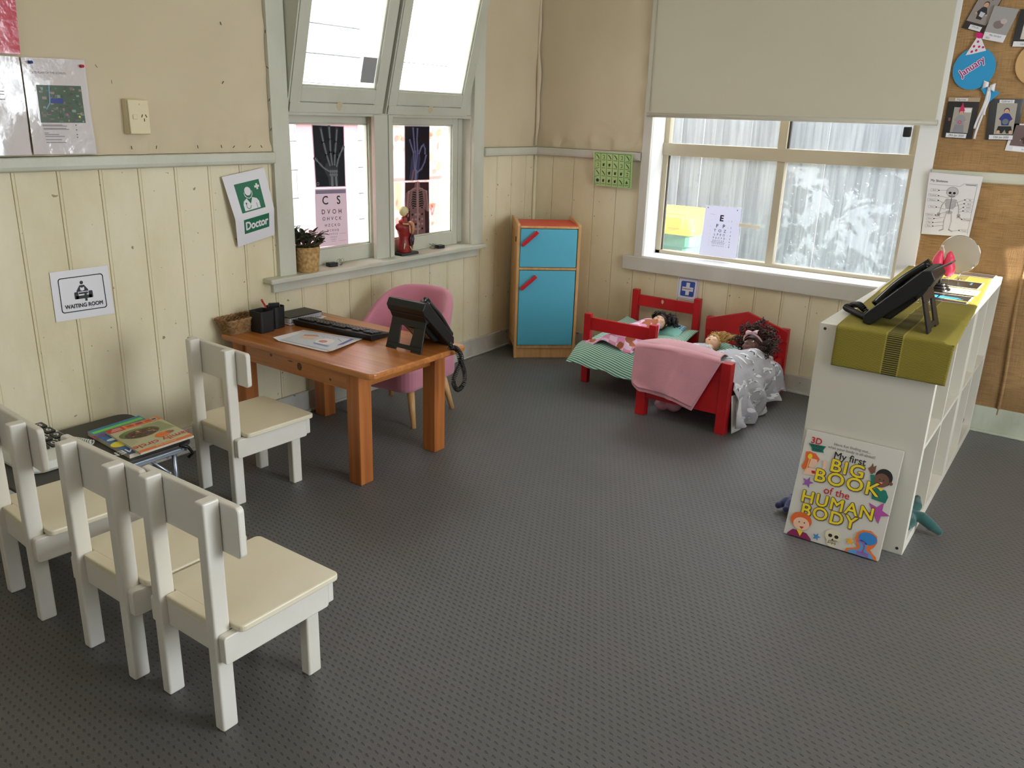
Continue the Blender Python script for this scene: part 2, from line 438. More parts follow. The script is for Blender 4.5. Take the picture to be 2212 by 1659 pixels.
# ------------------------------------------------------------------ printed sheets
_TXT = {}
def text_geo(s, bold=0.0, sp=1.0):
    key = (s, bold, sp)
    if key in _TXT: return _TXT[key]
    cu = bpy.data.curves.new('lettering', 'FONT'); cu.body = s; cu.size = 1.0
    cu.align_x = 'CENTER'; cu.align_y = 'CENTER'; cu.offset = bold; cu.space_character = sp
    cu.resolution_u = 3
    ob = bpy.data.objects.new('lettering', cu); COL.objects.link(ob)
    dg = bpy.context.evaluated_depsgraph_get(); dg.update()
    me = bpy.data.meshes.new_from_object(ob.evaluated_get(dg))
    r = ([tuple(v.co)[:2] for v in me.vertices], [tuple(p.vertices) for p in me.polygons])
    bpy.data.objects.remove(ob); bpy.data.curves.remove(cu); bpy.data.meshes.remove(me)
    _TXT[key] = r
    return r
class Sheet:
    """a printed sheet: corners TL, TR, BR, BL; (u,v) runs right and down, 0..1; sizes in parts of the height"""
    def __init__(s, tl, tr, br, bl, base, thick=0.0008, bend=None, nu=10, nv=12, step=0.00025, off=0.0):
        s.c = [Vector(q) for q in (tl, tr, br, bl)]; s.bend = bend or (lambda u, v: 0.0); s.step = step
        s.H = (s.c[3] - s.c[0]).length; s.W = (s.c[1] - s.c[0]).length; s.a = s.W / s.H
        s.n = ((s.c[3] - s.c[0]).cross(s.c[1] - s.c[0])).normalized()
        s.off = off
        s.b = MB(); s.base = base
        if base is not None:
            s.b.grid(lambda u, v: s.P(u, v, 0), nu, nv, base, thick=0.0)
            s.b.grid(lambda u, v: s.P(1 - u, v, 0) - s.n * thick, nu, nv, base, thick=0.0)
            for (u0, v0, u1, v1) in ((0, 0, 1, 0), (1, 0, 1, 1), (1, 1, 0, 1), (0, 1, 0, 0)):
                K = 10; vs = []
                for k in range(K + 1):
                    p = s.P(u0 + (u1 - u0) * k / K, v0 + (v1 - v0) * k / K, 0); vs += [p, p - s.n * thick]
                s.b.add(vs, [(2 * k, 2 * k + 2, 2 * k + 3, 2 * k + 1) for k in range(K)], base)
    def P(s, u, v, L):
        a = s.c[0].lerp(s.c[1], u); b = s.c[3].lerp(s.c[2], u)
        return a.lerp(b, v) + s.n * (s.bend(u, v) + s.off + L * s.step)
    def rect(s, u0, v0, u1, v1, m, L=1, nu=6, nv=6):
        s.b.grid(lambda a, b: s.P(u0 + (u1 - u0) * a, v0 + (v1 - v0) * b, L), nu, nv, m)
        return s
    def poly(s, pts, m, L=1):
        s.b.add([s.P(u, v, L) for u, v in pts], [tuple(range(len(pts)))], m); return s
    def disc(s, u, v, r, m, L=1, ry=None, seg=20, rot=0.0):
        ry = r if ry is None else ry; c, q = math.cos(rot), math.sin(rot); out = []
        for k in range(seg):
            t = 2 * PI * k / seg; x = r * math.cos(t); y = ry * math.sin(t)
            out.append((u + (x * c - y * q) / s.a, v + x * q + y * c))
        return s.poly(out, m, L)
    def line(s, pts, wd, m, L=1, closed=False):
        pts = list(pts) + ([pts[0]] if closed else [])
        for (a, b) in zip(pts[:-1], pts[1:]):
            dx = (b[0] - a[0]) * s.a; dy = b[1] - a[1]; l = math.hypot(dx, dy)
            if l < 1e-9: continue
            nx, ny = -dy / l * wd / 2 / s.a, dx / l * wd / 2
            ex, ey = dx / l * wd * .4 / s.a, dy / l * wd * .4
            s.poly([(a[0] + nx - ex, a[1] + ny - ey), (b[0] + nx + ex, b[1] + ny + ey), (b[0] - nx + ex, b[1] - ny + ey), (a[0] - nx - ex, a[1] - ny - ey)], m, L)
        return s
    def rr(s, u0, v0, u1, v1, r, m, L=1, wd=None):
        pts = [(x / s.a, y) for x, y in rrect(u0 * s.a, u1 * s.a, v0, v1, r)]
        return s.line(pts, wd, m, L, True) if wd else s.poly(pts, m, L)
    def text(s, t, u, v, size, m, L=2, bold=0.0, rot=0.0, sx=1.0, sp=1.0):
        vs, fs = text_geo(t, 0.0, sp); c, q = math.cos(rot), math.sin(rot)
        k = 0 if bold < .003 else (4 if bold < .03 else 10)
        sh = [(0, 0)] + [(bold * math.cos(2 * PI * i / k), bold * math.sin(2 * PI * i / k)) for i in range(k)]
        for i, (ox, oy) in enumerate(sh):
            P = []
            for x, y in vs:
                x = x * sx + ox; y = y + oy
                P.append(s.P(u + (x * c + y * q) * size / s.a, v + (x * q - y * c) * size, L + i * .11))
            s.b.add(P, fs, m)
        return s
    def star(s, u, v, r, m, L=1, rot=0.0):
        out = []
        for k in range(10):
            t = rot + PI * k / 5 - PI / 2; q = r if k % 2 == 0 else r * 0.42
            out.append((u + q * math.cos(t) / s.a, v + q * math.sin(t)))
        return s.poly(out, m, L)
    def build(s, name, label, cat, group=None, parent=None):
        o = s.b.build(name, parent)
        if parent is None: tag(o, label, cat, group)
        return o
def M_(r, g, b, rough=0.45):
    return mat('print_%d_%d_%d' % (r, g, b), (r, g, b), rough=rough)
WHITE = mat('white_paper', (226, 224, 228), rough=0.35)
BLACKINK = M_(22, 22, 24)
BLK = mat('black_plastic', (17, 17, 18), rough=0.42)
BLKG = mat('glossy_black_plastic', (14, 14, 15), rough=0.18)
# ================================================================== THE ROOM
RX, FY, CZ = 5.2, -6.6, 2.75     # right wall, wall behind the camera, ceiling
b = MB(); b.box(-0.3, RX + .1, FY - .1, 0.3, -0.05, 0.0, CARPET)
tag(b.build('floor'), kind='structure')
b = MB(); b.box(-0.3, RX + .1, FY - .1, 0.3, CZ, CZ + .05, CEIL)
tag(b.build('ceiling'), kind='structure')

PITCH = 0.1525
def board_strip(b, along, fixed, a0, a1, z0, z1, joints, m, double=False):
    """tongue and groove boarding with a small bead groove at each joint; along='y' on x=fixed, along='x' on y=fixed"""
    prof = [(a0, 0.0)]
    for j in joints:
        if a0 + .006 < j < a1 - .006:
            prof += [(j - .0022, 0.0), (j - .0008, -.005), (j + .0008, -.005), (j + .0022, 0.0)]
            if double:
                prof += [(j + .010, 0.0), (j + .0118, -.0022), (j + .0136, 0.0)]
    prof.append((a1, 0.0))
    n = len(prof); vs = []
    for z in (z0, z1):
        for a, d in prof:
            vs.append((fixed + d, a, z) if along == 'y' else (a, fixed - d, z))
    fs = [(i, i + 1, n + i + 1, n + i) for i in range(n - 1)]
    if along == 'y': fs = [f[::-1] for f in fs]
    b.add(vs, fs, m)
RAILZ0, RAILZ1 = 1.185, 1.235
jl = [-2.998 - PITCH * k for k in range(22, 0, -1)] + [-2.998 + PITCH * k for k in range(0, 21)]
jb = [0.138 + PITCH * k for k in range(0, 36)]

# left wall (x = 0), opening for window 1: y -1.975..-0.657, z 0.665..2.62
b = MB()
board_strip(b, 'y', 0.0, FY, -1.975, 0, RAILZ1, jl, BOARD, True)
board_strip(b, 'y', 0.0, -1.975, -0.657, 0, 0.665, jl, BOARD, True)
board_strip(b, 'y', 0.0, -0.657, 0.0, 0, RAILZ1, jl, BOARD, True)
b.box(-0.16, -0.007, FY, -1.975, 0, CZ, PLAIN)
b.box(-0.16, -0.007, -1.975, -0.657, 0, 0.665, PLAIN)
b.box(-0.16, -0.007, -1.975, -0.657, 2.62, CZ, PLAIN)
b.box(-0.16, -0.007, -0.657, 0.30, 0, CZ, PLAIN)
wall_left = tag(b.build('wall_left'), kind='structure')
def cloth_panel(name, parent, along, fixed, a0, a1, z0, z1, pinch_a=True, pinch_b=True, bulge=0.016):
    """stapled cloth lining, slack in the middle and puckered along its edges"""
    rnd = random.Random(sum(ord(c) for c in name) + int(a0 * 100))
    ph = [rnd.uniform(0, 6) for _ in range(8)]
    def fn(u, v):
        a = a0 + (a1 - a0) * u; z = z0 + (z1 - z0) * v
        eb = min(1, v / 0.10); ea = min(1, u * (a1 - a0) / .12) if pinch_a else 1; ec = min(1, (1 - u) * (a1 - a0) / .12) if pinch_b else 1
        e = (min(eb, 1) * ea * ec) ** 0.5
        d = 0.004 + bulge * e
        d += 0.0035 * math.sin(3.1 * a + 1.7 * z + ph[0]) + 0.003 * math.sin(2.3 * z - 4.2 * a + ph[1])
        w = math.exp(-((z - z0) / .09) ** 2)
        d += w * (0.0065 * math.sin(41 * a + ph[2] + 9 * z) + 0.0045 * math.sin(73 * a + ph[3] - 20 * z))
        if pinch_b:
            wb = math.exp(-((a1 - a) / .09) ** 2)
            d += wb * 0.0070 * math.sin(36 * z + ph[4] + 14 * (a1 - a))
            k = a1 - a; q = z - z0
            d += 0.006 * math.exp(-((k + q) / .35) ** 2) * math.sin(95 * math.atan2(q, k + .001) * .32 + ph[5])
        if pinch_a:
            wa = math.exp(-((a - a0) / .08) ** 2)
            d += wa * 0.004 * math.sin(33 * z + ph[6])
        d = max(d, 0.0015)
        return (fixed + d, a, z) if along == 'y' else (a, fixed - d, z)
    g = MB(); g.grid(fn, max(12, int((a1 - a0) / .022)), 90, CLOTH)
    return g.build(name, parent)
cloth_panel('cloth_lining', wall_left, 'y', 0.0, -4.9, -2.068, RAILZ1 + .002, CZ)
cloth_panel('cloth_lining', wall_left, 'y', 0.0, -0.563, -0.002, RAILZ1 + .002, CZ, True, False)
# short dark staples along the stapled edges
st = MB(); rnd = random.Random(3)
STAPLE = mat('dark_staple', (70, 60, 45), rough=0.5, metal=0.5)
for (a, z) in [(-2.90, 1.26), (-2.72, 1.262), (-2.62, 1.262), (-2.44, 1.262), (-2.33, 1.262), (-2.27, 1.26), (-2.19, 1.26), (-2.13, 1.26), (-2.075, 1.33), (-2.075, 1.45), (-2.075, 1.58), (-2.075, 1.72),
               (-2.82, 1.54), (-2.77, 1.49), (-2.29, 1.73), (-2.30, 1.51)]:
    q = rnd.uniform(-.9, .9)
    st.box(-.001, .002, -.006, .006, -.0008, .0008, STAPLE, Matrix.Translation((0.022, a, z)) @ Matrix.Rotation(PI / 2 + q, 4, 'X'))
st.build('staples', wall_left)

# back wall (y = 0): boarding to x = 2.30, hessian beyond; opening for window 2: x .81..2.215, z .64..2.05
b = MB()
board_strip(b, 'x', 0.0, 0.0, 0.81, 0, RAILZ1, jb, BOARD)
board_strip(b, 'x', 0.0, 0.81, 2.29, 0, 0.64, jb, BOARD, True)
for x0, x1, z0, z1 in ((-0.007, 0.81, 0, CZ), (0.81, 2.215, 0, 0.64), (0.81, 2.215, 2.05, CZ), (2.215, RX, 0, CZ)):
    b.box(x0, x1, 0.007, 0.20, z0, z1, PLAIN)
wall_back = tag(b.build('wall_back'), kind='structure')
cloth_panel('cloth_lining', wall_back, 'x', 0.0, 0.002, 0.757, RAILZ1 + .002, CZ, False, True)
# folded seam of cloth in the corner
def seam(u, v):
    z = RAILZ1 + .01 + v * 1.5; a = u * PI
    r = .013 + .004 * math.sin(9 * z) + .003 * math.sin(23 * z + 1)
    return (0.014 + r * (1 - math.cos(a)) * .8 , -0.028 - r * 1.1 * math.sin(a) + .004 * math.sin(6 * z), z)
g = MB(); g.grid(seam, 10, 80, CLOTH); g.build('cloth_seam', wall_left)
def hess(u, v):
    x = 2.29 + (RX - 2.29) * u; z = 0.10 + (CZ - .10) * v
    d = .006 + .003 * math.sin(4 * x + 3 * z) + .002 * math.sin(11 * z)
    if abs(x - 2.93) < .02: d += .01 * (1 - abs(x - 2.93) / .02)
    return (x, -d, z)
g = MB(); g.grid(hess, 220, 90, HESS); g.build('hessian_lining', wall_back)
# vertical overlap fold in the hessian to the right of the shelves
def fold(u, v):
    z = 0.10 + 1.09 * v; x = 2.775 + .006 * math.sin(7 * z) - .02 * z + u * .016
    return (x, -.013 - .006 * math.sin(u * PI), z)
g = MB(); g.grid(fold, 6, 50, HESS); g.build('hessian_seam', wall_back)

# walls out of view; added openings let in daylight and shape the sun patch
b = MB()
for y0, y1, z0, z1 in ((FY, -2.95, 0, CZ), (-2.95, -1.1, 2.35, CZ), (-1.1, -1.02, 0, CZ), (-1.02, -.06, 0, 1.63), (-1.02, -.06, 1.82, CZ), (-.06, .2, 0, CZ)):
    b.box(RX, RX + .12, y0, y1, z0, z1, PLAIN)
tag(b.build('wall_right'), kind='structure')
b = MB()
b.box(-.16, 2.0, FY - .12, FY, 0, CZ, PLAIN); b.box(3.6, RX + .12, FY - .12, FY, 0, CZ, PLAIN)
b.box(2.0, 3.6, FY - .12, FY, 0, 1.6, PLAIN); b.box(2.0, 3.6, FY - .12, FY, 2.1, CZ, PLAIN)
tag(b.build('wall_front'), kind='structure')

# dado rails
def rail(name, along, a0, a1, m=TRIM):
    b = MB()
    pr = [(0, RAILZ0 + .008), (.012, RAILZ0), (.030, RAILZ0 + .006), (.034, RAILZ0 + .018), (.034, RAILZ1 - .004), (.030, RAILZ1), (0, RAILZ1)]
    n = len(pr); vs = []
    for a in (a0, a1):
        for d, z in pr: vs.append((d, a, z) if along == 'y' else (a, -d, z))
    fs = [(i, (i + 1) % n, n + (i + 1) % n, n + i) for i in range(n)] + [tuple(range(n)), tuple(range(n, 2 * n))[::-1]]
    b.add(vs, fs, m)
    return tag(b.build(name, bevel=.0015), kind='structure')
rail('trim_1', 'y', FY, -2.068)
rail('trim_2', 'y', -0.562, -0.002)
rail('trim_3', 'x', 0.0, 0.752, TRIM2)
rail('trim_4', 'x', 2.303, RX)
# corner bead
b = MB(); b.tube([(0.010, -0.010, 0.11), (0.010, -0.010, RAILZ0)], .012, BOARD, 10)
tag(b.build('trim_5'), kind='structure')

# skirting boards
def skirt(name, along, a0, a1, m, h=0.105):
    b = MB()
    if along == 'y': b.box(0, .018, a0, a1, 0, h, m); b.box(.018, .032, a0, a1, 0, .012, m)
    else: b.box(a0, a1, -.018, 0, 0, h, m); b.box(a0, a1, -.032, -.018, 0, .012, m)
    return tag(b.build(name, bevel=.003), kind='structure')
skirt('baseboard_left', 'y', FY, -.018, SKIRT)
skirt('baseboard_back', 'x', 0.0, 2.29, SKIRT, .098)
skirt('baseboard_back_right', 'x', 2.29, RX, GREENSKIRT, .13)

# ------------------------------------------------------------------ window 1, left wall
w1 = tag(empty('window_1', (0, -1.32, .665)), kind='structure')
def wbox(name, x0, x1, y0, y1, z0, z1, m=SASH, bevel=.002, par=None):
    o = boxo(name, par or w1, x0, x1, y0, y1, z0, z1, m, bevel)
    if par is None: o.location = (0, 1.32, -.665)
    return o
wbox('casing', 0.0, .022, -2.067, -1.973, .664, CZ, TRIM)
wbox('casing', 0.0, .022, -.657, -.562, .664, CZ, TRIM)
wbox('reveal', -.16, 0.0, -1.985, -1.973, .665, 2.62)
wbox('reveal', -.16, 0.0, -.661, -.645, .666, 2.62)
wbox('mullion', -.14, -.018, -1.372, -1.345, .69, 2.62)
b = MB(); b.box(-.02, .004, -1.429, -1.335, .689, 1.402, SASH); b.box(-.02, .009, -1.333, -1.303, .689, 1.402, SASH)
wbox('mullion_cover', 0, 0, 0, 0, 0, 0) if False else None
o = b.build('mullion_cover', w1, bevel=.002); o.location = (0, 1.32, -.665)
# sill: board with rounded nose, apron below
b = MB(); b.box(-.16, .062, -2.15, -.575, .664, .689, TRIM)
o = b.build('sill', w1, bevel=.007, seg=3); o.location = (0, 1.32, -.665)
b = MB(); b.box(-.001, .02, -2.108, -.60, .618, .664, TRIM)
o = b.build('apron', w1, bevel=.002); o.location = (0, 1.32, -.665)
def sash(y0, y1, z0, z1, st, x0, x1, bot, top, gl=GLASS, name='lower_sash'):
    b = MB()
    b.box(x0, x1, y0, y0 + st, z0, z1, SASH); b.box(x0, x1, y1 - st, y1, z0, z1, SASH)
    b.box(x0, x1, y0 + st, y1 - st, z0, z0 + bot, SASH); b.box(x0, x1, y0 + st, y1 - st, z1 - top, z1, SASH)
    q = .008
    for a in ((y0 + st, y0 + st + q, z0 + bot, z1 - top), (y1 - st - q, y1 - st, z0 + bot, z1 - top), (y0 + st, y1 - st, z0 + bot, z0 + bot + q), (y0 + st, y1 - st, z1 - top - q, z1 - top)):
        b.box(x0 + .006, x1 - .008, *a, SASH)
    s = b.build(name, w1, bevel=.002)
    gm = MB(); gm.box((x0 + x1) / 2 - .002, (x0 + x1) / 2 + .002, y0 + st, y1 - st, z0 + bot, z1 - top, gl)
    gm.build('pane', s)
    return s
for (y0, y1) in ((-1.973, -1.358), (-1.345, -.700)):
    s = sash(y0, y1, .6895, 1.42, .046, -.098, -.062, .0755, .062)
    s.location = (0, 1.32, -.665)
wbox('reveal_stop', -.155, -.06, -.699, -.6615, .70, 1.39)
# hopper sashes, hinged at the bottom and tilted into the room
TILT = math.atan2(.112, .441)
for (y0, y1) in ((-1.957, -1.380), (-1.338, -.711)):
    b = MB(); st = .058; L = 1.05
    for a in ((y0, y0 + st, 0, L), (y1 - st, y1, 0, L), (y0 + st, y1 - st, .047, .112), (y0 + st, y1 - st, L - .07, L)):
        b.box(-.036, 0.0, *a, SASH)
    b.box(-.036, .004, y0 + .0, y1 - .0, 0, .043, SASH)
    for a in ((y0 + st, y0 + st + .009, .112, L - .07), (y1 - st - .009, y1 - st, .112, L - .07), (y0 + st, y1 - st, .112, .12)):
        b.box(-.030, -.008, *a, SASH)
    s = b.build('hopper_sash', w1, bevel=.002)
    s.location = (.004, 1.32, 1.405 - .665); s.rotation_euler = (0, TILT, 0)
    g = MB(); g.box(-.020, -.016, y0 + st, y1 - st, .112, L - .07, GLASS); g.build('pane', s)
    t = MB(); STAIN = mat('worn_wood_spot', (196, 184, 150), rough=0.6)
    t.prism([((y0 + y1) / 2 + q[0] * .02, .030 + q[1] * .022) for q in [(-1, .2), (-.7, .9), (.1, 1), (.9, .8), (1, .1), (.5, -.7), (.1, -.9), (-.5, -.5)]], .0040, .0046, STAIN, 'x')
    t.build('worn_spot', s)
    # side cheeks between sash and frame
    for yy in (y0 - .010, y1 + .002):
        c = MB(); h = 1.04
        c.prism([(-.03, 1.405), (.0, 1.405), (h * math.sin(TILT) , 1.405 + h * math.cos(TILT)), (-.03, 1.405 + h)], yy, yy + .008, SASH, 'y')
        o = c.build('hopper_cheek', w1); o.location = (0, 1.32, -.665)
wbox('reveal_stop', -.03, -.001, -.6995, -.6615, 1.41, 2.60)
wbox('transom', -.14, -.002, -1.973, -.657, 1.392, 1.408)
# small dark sticker on the left hopper pane
b = MB(); STK = mat('grey_sticker', (150, 150, 152), rough=0.5)
b.box(.0, .001, -.045, .045, -.058, .058, STK)
o = tag(b.build('sticker'), 'small grey rectangular sticker in the corner of the tilted upper left window pane', 'sticker')
o.location = (.036 + .003, -1.495, 1.602); o.rotation_euler = (0, TILT, 0)

# ------------------------------------------------------------------ window 2, back wall
w2 = tag(empty('window_2', (1.5, 0, .64)), kind='structure')
ALU = mat('cream_aluminium', (188, 176, 152), rough=0.35, metal=0.15)
ALUD = mat('dark_window_seal', (60, 58, 54), rough=0.6)
WREV = mat('white_reveal_paint', (232, 232, 230), rough=0.45)
def w2b(name, x0, x1, y0, y1, z0, z1, m, bevel=.002, par=None):
    o = boxo(name, par or w2, x0, x1, y0, y1, z0, z1, m, bevel)
    if par is None: o.location = (-1.5, 0, -.64)
    return o
w2b('casing', .757, .81, -.022, 0, .60, CZ - .3, TRIM2)
w2b('casing', 2.215, 2.300, -.022, 0, .60, CZ - .3, WREV)
w2b('casing_head', .757, 2.300, -.022, 0, 2.05, 2.14, TRIM2)
w2b('reveal', .800, .812, -.002, .20, .64, 2.06, WREV)
w2b('reveal', 2.213, 2.225, -.002, .20, .64, 2.06, WREV)
w2b('sill', .81, 2.215, -.026, .20, .628, .645, WREV, .004)
w2b('sill_apron', .684, 2.302, -.028, 0, .552, .636, TRIM2, .004)
b = MB(); fx0, fx1, fz0, fz1 = .812, 2.213, .645, 2.05
FY0, FY1 = .150, .200
for a in ((fx0, fx0 + .030, fz0, fz1), (fx1 - .045, fx1, fz0, fz1)): b.box(a[0], a[1], FY0, FY1, a[2], a[3], ALU)
b.box(fx0, fx1, FY0, FY1, fz0, fz0 + .020, ALU)
b.box(fx0, fx1, FY0 - .012, FY1, 1.222, 1.292, ALU)
b.box(fx0, fx1, FY0, FY1, fz1 - .03, fz1, ALU)
b.box(1.497, 1.540, FY0, FY1, fz0 + .02, 1.222, ALU)
b.box(1.487, 1.535, FY0, FY1, 1.292, fz1 - .03, ALU)
b.box(fx1 - .062, fx1 - .045, FY0 + .012, FY1, 1.292, fz1 - .03, ALU)
fr = b.build('window_frame', w2, bevel=.002); fr.location = (-1.5, 0, -.64)
for nm, x0, x1, z0, z1, gm in (('pane', fx0 + .03, 1.497, fz0 + .02, 1.222, DIRTY), ('pane', 1.54, fx1 - .045, fz0 + .02, 1.222, PEELED), ('pane', fx0 + .03, 1.487, 1.292, fz1 - .03, DIRTY), ('pane', 1.535, fx1 - .062, 1.292, fz1 - .03, DIRTY)):
    g = MB(); g.box(x0, x1, .176, .180, z0, z1, gm); g.build(nm, fr)
g = MB(); g.box(1.536, 1.545, .165, .185, 1.292, 2.0, ALUD); g.box(fx0 + .03, fx0 + .034, .165, .185, fz0 + .02, 1.222, ALUD)
g.build('window_seal', fr)
g = MB(); g.box(2.115, 2.150, .120, .150, 1.375, 1.425, BLK); g.build('window_latch', fr, bevel=.006)

# roller blind
bl = thing('roller_blind', 'pale grey-beige roller blind pulled half way down over the back window', 'blind', (1.54, -.05, 1.435))
BLIND = mat('blind_fabric', (196, 190, 168), rough=0.85, bump=0.05, bscale=300)
BBAR = mat('blind_bottom_bar', (190, 184, 168), rough=0.4)
g = MB(); g.box(-.748, .742, -.001, .001, .0, 1.18, BLIND); g.build('blind_fabric', bl)
g = MB(); g.tube([(-.752, 0, .010), (.752, 0, .010)], .0125, BBAR, 14); g.build('bottom_bar', bl)
g = MB(); g.tube([(-.748, .02, 1.19), (.75, .02, 1.19)], .022, BBAR, 14); g.build('roller_tube', bl)
g = MB(); g.tube([(-.735 + .0, -.006, 1.19), (-.738, -.006, .3), (-.736, -.006, .03)], .0016, mat('cord_grey', (150, 145, 130)), 6)
g.build('pull_cord', bl)

# ------------------------------------------------------------------ outside
GND = mat('outside_ground', (150, 148, 142), rough=0.9, var=0.2, vscale=4)
b = MB(); b.box(-6, 10, .30, 6, -.45, -.40, GND); b.box(-6, -.30, -9, .30, -.45, -.40, GND); b.box(RX + .2, 10, -9, .3, -.45, -.40, GND)
tag(b.build('ground'), kind='structure')
fn = thing('paling_fence', 'weathered grey timber paling fence outside the back window', 'fence', (1.0, 1.75, -.4))
b = MB(); rnd = random.Random(5); x = -2.4
while x < 4.2:
    wd = rnd.uniform(.085, .105); dy = rnd.choice((0, .012)) + rnd.uniform(-.003, .003)
    b.box(x, x + wd, dy, dy + .016, 0, 2.55 + rnd.uniform(-.01, .01), PALING); x += wd - rnd.uniform(.002, .006)
b.box(-2.4, 4.2, .026, .032, 0, 2.5, PALING)
b.build('palings', fn)
b = MB()
for z in (.5, 1.4, 2.2): b.box(-2.4, 4.2, .032, .07, z, z + .07, PALING)
b.build('fence_rail', fn)
bn = thing('wheelie_bin', 'green wheelie bin with a yellow lid standing outside behind the eye chart', 'bin', (.52, 1.02, -.345))
BG = mat('bin_green', (66, 138, 112), rough=0.5); BY = mat('bin_yellow', (246, 204, 40), rough=0.45)
b = MB()
def ring(hx, hy, z, dy=0): return [(p[0], p[1] + dy, z) for p in rrect(-hx, hx, -hy, hy, .05, 3)]
rs = [ring(.22, .24, .02), ring(.27, .31, .95), ring(.295, .33, .96), ring(.295, .33, 1.04)]
k = len(rs[0])
b.add([p for r in rs for p in r], [(i * k + j, i * k + (j + 1) % k, (i + 1) * k + (j + 1) % k, (i + 1) * k + j) for i in range(3) for j in range(k)] + [tuple(range(k))[::-1]], BG)
b.build('bin_body', bn)
b = MB()
rs = [ring(.31, .345, 1.035), ring(.31, .345, 1.075), ring(.27, .30, 1.145), ring(.16, .18, 1.175)]
b.add([p for r in rs for p in r], [(i * k + j, i * k + (j + 1) % k, (i + 1) * k + (j + 1) % k, (i + 1) * k + j) for i in range(3) for j in range(k)] + [tuple(range(k))[::-1], tuple(range(3 * k, 4 * k))], BY)
b.box(-.09, .09, -.39, -.33, 1.055, 1.09, BY); b.box(-.20, .20, -.25, -.22, 1.10, 1.165, BY); b.box(.10, .22, -.352, -.20, 1.08, 1.15, BY)
b.build('bin_lid', bn, bevel=.004)
b = MB(); b.tube([(-.26, .36, 1.0), (.26, .36, 1.0)], .016, BG, 8); b.build('handle', bn)
for sx in (-1, 1):
    b = MB(); b.tube([(sx * .24, .28, .09), (sx * .29, .28, .09)], .09, BLK, 18); b.build('wheel', bn)
# neighbouring block wall outside window 1, unseen panel added to block the sun
BLOCK = mat('pale_block_wall', (222, 222, 224), rough=0.9, var=0.06, vscale=3)
b = MB()
for r in range(16):
    for c in range(18):
        y = -4.4 + c * .40 + (.2 if r % 2 else 0); b.box(-1.95, -1.80, y, y + .392, -.4 + r * .2, -.4 + r * .2 + .193, BLOCK)
tag(b.build('block_wall'), 'pale block wall of the neighbouring building seen through the tilted upper window', 'wall')
b = MB(); b.box(7.4, 7.5, -9, -1.16, -.4, 5.2, PALING)
tag(b.build('sun_blocker'), kind='structure')
# ================================================================== FURNITURE
CHW = mat('chair_paint', (226, 223, 215), rough=0.38, var2=(220, 213, 196), vscale=3.5, bump=0.04, bscale=40)
CHS = mat('chair_seat_paint', (228, 220, 196), rough=0.40, var2=(220, 208, 178), vscale=2.5, bump=0.03, bscale=60)
def rounded_bar(b, x0, x1, y0, y1, z0, z1, r, m, axis='x'):
    """bar with rounded corners seen along its thin axis"""
    if axis == 'x': b.prism(rrect(y0, y1, z0, z1, r), x0, x1, m, 'x')
    elif axis == 'y': b.prism(rrect(x0, x1, z0, z1, r), y0, y1, m, 'y')
    else: b.prism(rrect(x0, x1, y0, y1, r), z0, z1, m, 'z')
def make_chair():
    t = empty('child_chair')
    for sx in (-1, 1):
        x = .1085 * sx
        b = MB(); rounded_bar(b, x - .0165, x + .0165, -.158, -.115, 0, .60, .006, CHW, 'z'); b.build('leg', t, bevel=.004)
    for sx in (-1, 1):
        x = .1085 * sx
        b = MB(); rounded_bar(b, x - .0165, x + .0165, .106, .148, 0, .267, .006, CHW, 'z'); b.build('leg', t, bevel=.003)
        x = .1365 * sx
        b = MB(); rounded_bar(b, x - .011, x + .011, -.150, .163, .194, .2665, .008, CHW, 'x'); b.build('side_rail', t, bevel=.0025)
    b = MB(); b.box(-.091, .091, -.140, -.118, .200, .2665, CHW); b.build('rear_rail', t, bevel=.002)
    b = MB(); rounded_bar(b, -.146, .146, .163, .181, .200, .2665, .006, CHW, 'y'); b.build('front_rail', t, bevel=.002)
    b = MB(); pts = rrect(-.163, .163, -.1145, .190, .016)
    b.prism(pts, .267, .285, CHS, 'z'); b.box(-.0915, .0915, -.142, -.110, .267, .285, CHS)
    b.build('seat', t, bevel=.004)
    b = MB(); rounded_bar(b, -.185, .185, -.1145, -.0955, .466, .592, .012, CHW, 'y'); b.build('backrest', t, bevel=.004)
    return t
ch = make_chair()
spots = [(1.4455, -3.400, 0, 'white painted wooden child chair nearest the camera, at the right end of the row'),
         (1.108, -3.422, 0, 'white wooden child chair in the middle of the row of three in front'),
         (.674, -3.432, -4, 'white wooden child chair at the left end of the row, beside the left picture edge'),
         (.487, -2.638, -2, 'white wooden child chair standing alone beside the orange pine desk')]
for i, (x, y, a, lb) in enumerate(spots):
    o = ch if i == 0 else copy_tree(ch)
    o.location = (x, y, 0); o.rotation_euler = (0, 0, math.radians(a)); tag(o, lb, 'chair')

# pine desk
dk = thing('pine_desk', 'low orange pine desk with a knotty apron and rounded top under the left window', 'desk', (.47, -2.13, 0))
b = MB(); pts = rrect(-.455, .468, -.285, .285, .035, 6)
b.prism(pts, .464, .490, PINE_X, 'z'); b.build('tabletop', dk, bevel=.007, seg=3)
for sx, sy in ((-1, -1), (-1, 1), (1, -1), (1, 1)):
    cx = .333 if sx > 0 else -.365; cy = .222 * sy
    b = MB(); rounded_bar(b, cx - .035, cx + .035, cy - .034, cy + .034, 0, .463, .004, PINE_Z, 'z'); b.build('leg', dk, bevel=.003)
KN = mat('pine_knot', (86, 50, 26), rough=.45)
for y in (-.235, .235):
    b = MB(); b.box(-.329, .297, y - .011, y + .011, .385, .463, PINE_X)
    if y < 0:
        for kx, kz, rx, rz in ((.02, .425, .0145, .0165), (-.155, .440, .007, .006), (-.035, .437, .016, .0025), (.2, .408, .006, .006)):
            b.prism([(kx + rx * math.cos(q * PI / 8), kz + rz * math.sin(q * PI / 8)) for q in range(16)], -.2463, -.2459, KN, 'y')
    b.build('apron', dk)
